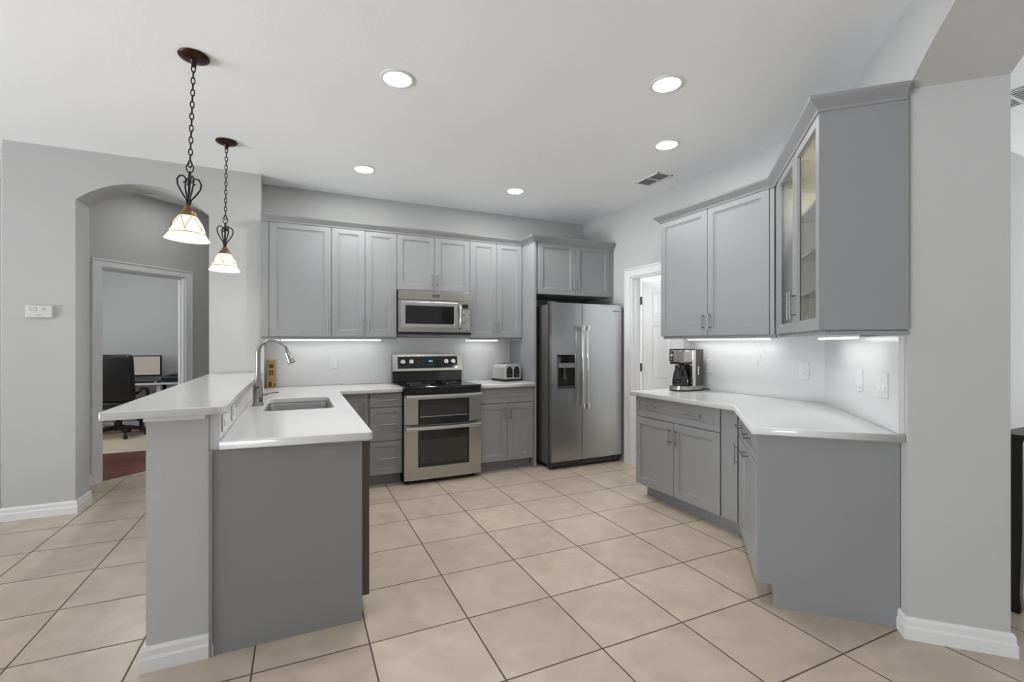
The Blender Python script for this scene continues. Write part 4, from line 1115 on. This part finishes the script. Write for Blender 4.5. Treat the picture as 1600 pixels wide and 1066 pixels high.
for k in range(5):
    a = math.radians(72 * k - 55); c_, s_ = math.cos(a), math.sin(a)
    l_ = MB(); l_.tube([(0.02 * c_, 0.02 * s_, 0.13), (0.16 * c_, 0.16 * s_, 0.12), (0.31 * c_, 0.31 * s_, 0.085)], [0.034, 0.026, 0.018], 8); lg = l_.build('leg', BLACK, ch, smooth=True)
    w2 = MB(); w2.rod((0.31 * c_ - 0.02 * s_, 0.31 * s_ + 0.02 * c_, 0.034), (0.31 * c_ + 0.02 * s_, 0.31 * s_ - 0.02 * c_, 0.034), 0.033, seg=14); w2.rod((0.31 * c_, 0.31 * s_, 0.04), (0.31 * c_, 0.31 * s_, 0.085), 0.01, seg=8); w2.build('caster', BLACK, lg, smooth=True)
dk = thing('desk', 'white office desk against the far office wall', 'desk', (0, 8.72, 0.006))
box('desk_top', DESKW, (-3.1, -1.2, 0, 0.455, 0.695, 0.725), dk, 0.003)
for x in (-3.05, -1.92, -1.27):
    for y in (0.03, 0.40): box('leg', DESKW, (x, x + 0.05, y, y + 0.05, 0.0, 0.694), dk)
box('apron', DESKW, (-3.0, -1.27, 0.40, 0.42, 0.58, 0.694), dk)
mn = thing('monitor', 'wide computer monitor with lit beige screen on the office desk', 'monitor', (-2.30, 9.00, 0.7315))
MB().box(-0.395, 0.395, -0.02, 0.02, 0.09, 0.415, 0.004).build('bezel', BLACK, mn)
box('screen', SCREEN, (-0.375, 0.375, -0.0215, -0.019, 0.115, 0.398), mn)
mb = MB(); mb.box(-0.12, 0.12, -0.08, 0.08, 0, 0.012, 0.004); mb.box(-0.03, 0.03, 0.0, 0.02, 0.012, 0.10); mb.build('stand', BLACK, mn)
kb = thing('keyboard', 'black keyboard on the desk in front of the monitor', 'keyboard', (-2.16, 8.80, 0.7315))
box('case', BLACK, (-0.2, 0.2, -0.06, 0.06, 0, 0.018), kb, 0.003); box('keys', DARKGREY, (-0.19, 0.19, -0.05, 0.05, 0.0182, 0.024), kb)
MB().lathe([(0, 0), (0.03, 0), (0.034, 0.012), (0.022, 0.03), (0, 0.035)], seg=16).shift(Matrix.Diagonal((1, 1.6, 1, 1))).build('computer_mouse', BLACK, smooth=True, loc=(-1.90, 8.80, 0.7315))
tag(bpy.data.objects['computer_mouse'], 'small black computer mouse between keyboard and printer', 'mouse')
pt = thing('printer', 'low dark printer on the right part of the office desk', 'printer', (-1.60, 8.93, 0.7315))
MB().extr([(-0.27, 0.02), (-0.22, 0.0), (0.24, 0.0), (0.26, 0.02), (0.26, 0.10), (0.18, 0.125), (-0.14, 0.125), (-0.27, 0.085)], 'y', -0.15, 0.15).build('body', NAVY, pt, bevel=0.006)
box('paper_tray', MIDGREY, (-0.24, 0.22, -0.17, -0.1505, 0.075, 0.082), pt)
sp = thing('desk_speaker', 'tall narrow black speaker behind the printer at the door edge', 'speaker', (-1.53, 9.13, 0.7315))
MB().box(-0.06, 0.06, -0.045, 0.045, 0, 0.35, 0.006).build('cabinet', BLACK, sp); box('grille', DARKGREY, (-0.05, 0.05, -0.048, -0.0455, 0.02, 0.32), sp)
fb = thing('foot_rest', 'black low bar under the office desk behind the chair base', 'foot rest', (-1.75, 8.95, 0.006))
box('bar', BLACK, (-0.45, 0.45, -0.05, 0.05, 0.14, 0.19), fb)
for x in (-0.40, 0.40): box('leg', BLACK, (x - 0.02, x + 0.02, -0.05, 0.05, 0, 0.139), fb)
pc = MB().tube([(-2.75, 9.15, 0.30), (-2.70, 9.1, 0.12), (-2.58, 9.08, 0.03), (-2.45, 9.1, 0.10), (-2.33, 9.14, 0.30)], 0.006, 8).build('desk_cable', DARKGREY, smooth=True)
tag(pc, 'loose dark cable hanging below the office desk', 'cable')
area_light('office_ceiling_light', (-2.0, 7.8, H - 0.03), (0, 0, 0), 0.5, 0.5, 14 * LG['office'])
area_light('hall_ceiling_light', (-1.0, 5.6, H - 0.03), (0, 0, 0), 0.35, 0.35, 4 * LG['hall'])

# ------------------------------------------------------------------ dark table past the right column
tb = thing('console_table', 'dark wood table with curved leg in the side room past the column', 'table', (3.235, 1.035, 0))
MB().box(-0.06, 1.3, -0.40, 0.06, 0.868, 0.888, 0.003).build('table_top', ESPRESSO, tb)
box('apron', ESPRESSO, (0.0, 1.22, -0.34, -0.05, 0.845, 0.867), tb)
for x in (0.0, 1.22):
    for y in (0.0, -0.33):
        mb = MB(); V = []
        for z, hw_, dx in ((0, 0.018, 0.006), (0.03, 0.024, 0.008), (0.06, 0.022, 0.004), (0.10, 0.019, 0.0), (0.2, 0.024, 0.0), (0.40, 0.032, 0.0), (0.867, 0.034, 0.0)):
            V.append([mb.bm.verts.new((x + dx + a * hw_, y + b * hw_, z)) for a, b in ((-1, -1), (1, -1), (1, 1), (-1, 1))])
        for A_, B_ in zip(V, V[1:]):
            for k in range(4): mb.bm.faces.new((A_[k], A_[(k + 1) % 4], B_[(k + 1) % 4], B_[k]))
        mb.bm.faces.new(V[0][::-1]); mb.bm.faces.new(V[-1]); mb.build('leg', ESPRESSO, tb, bevel=0.004)
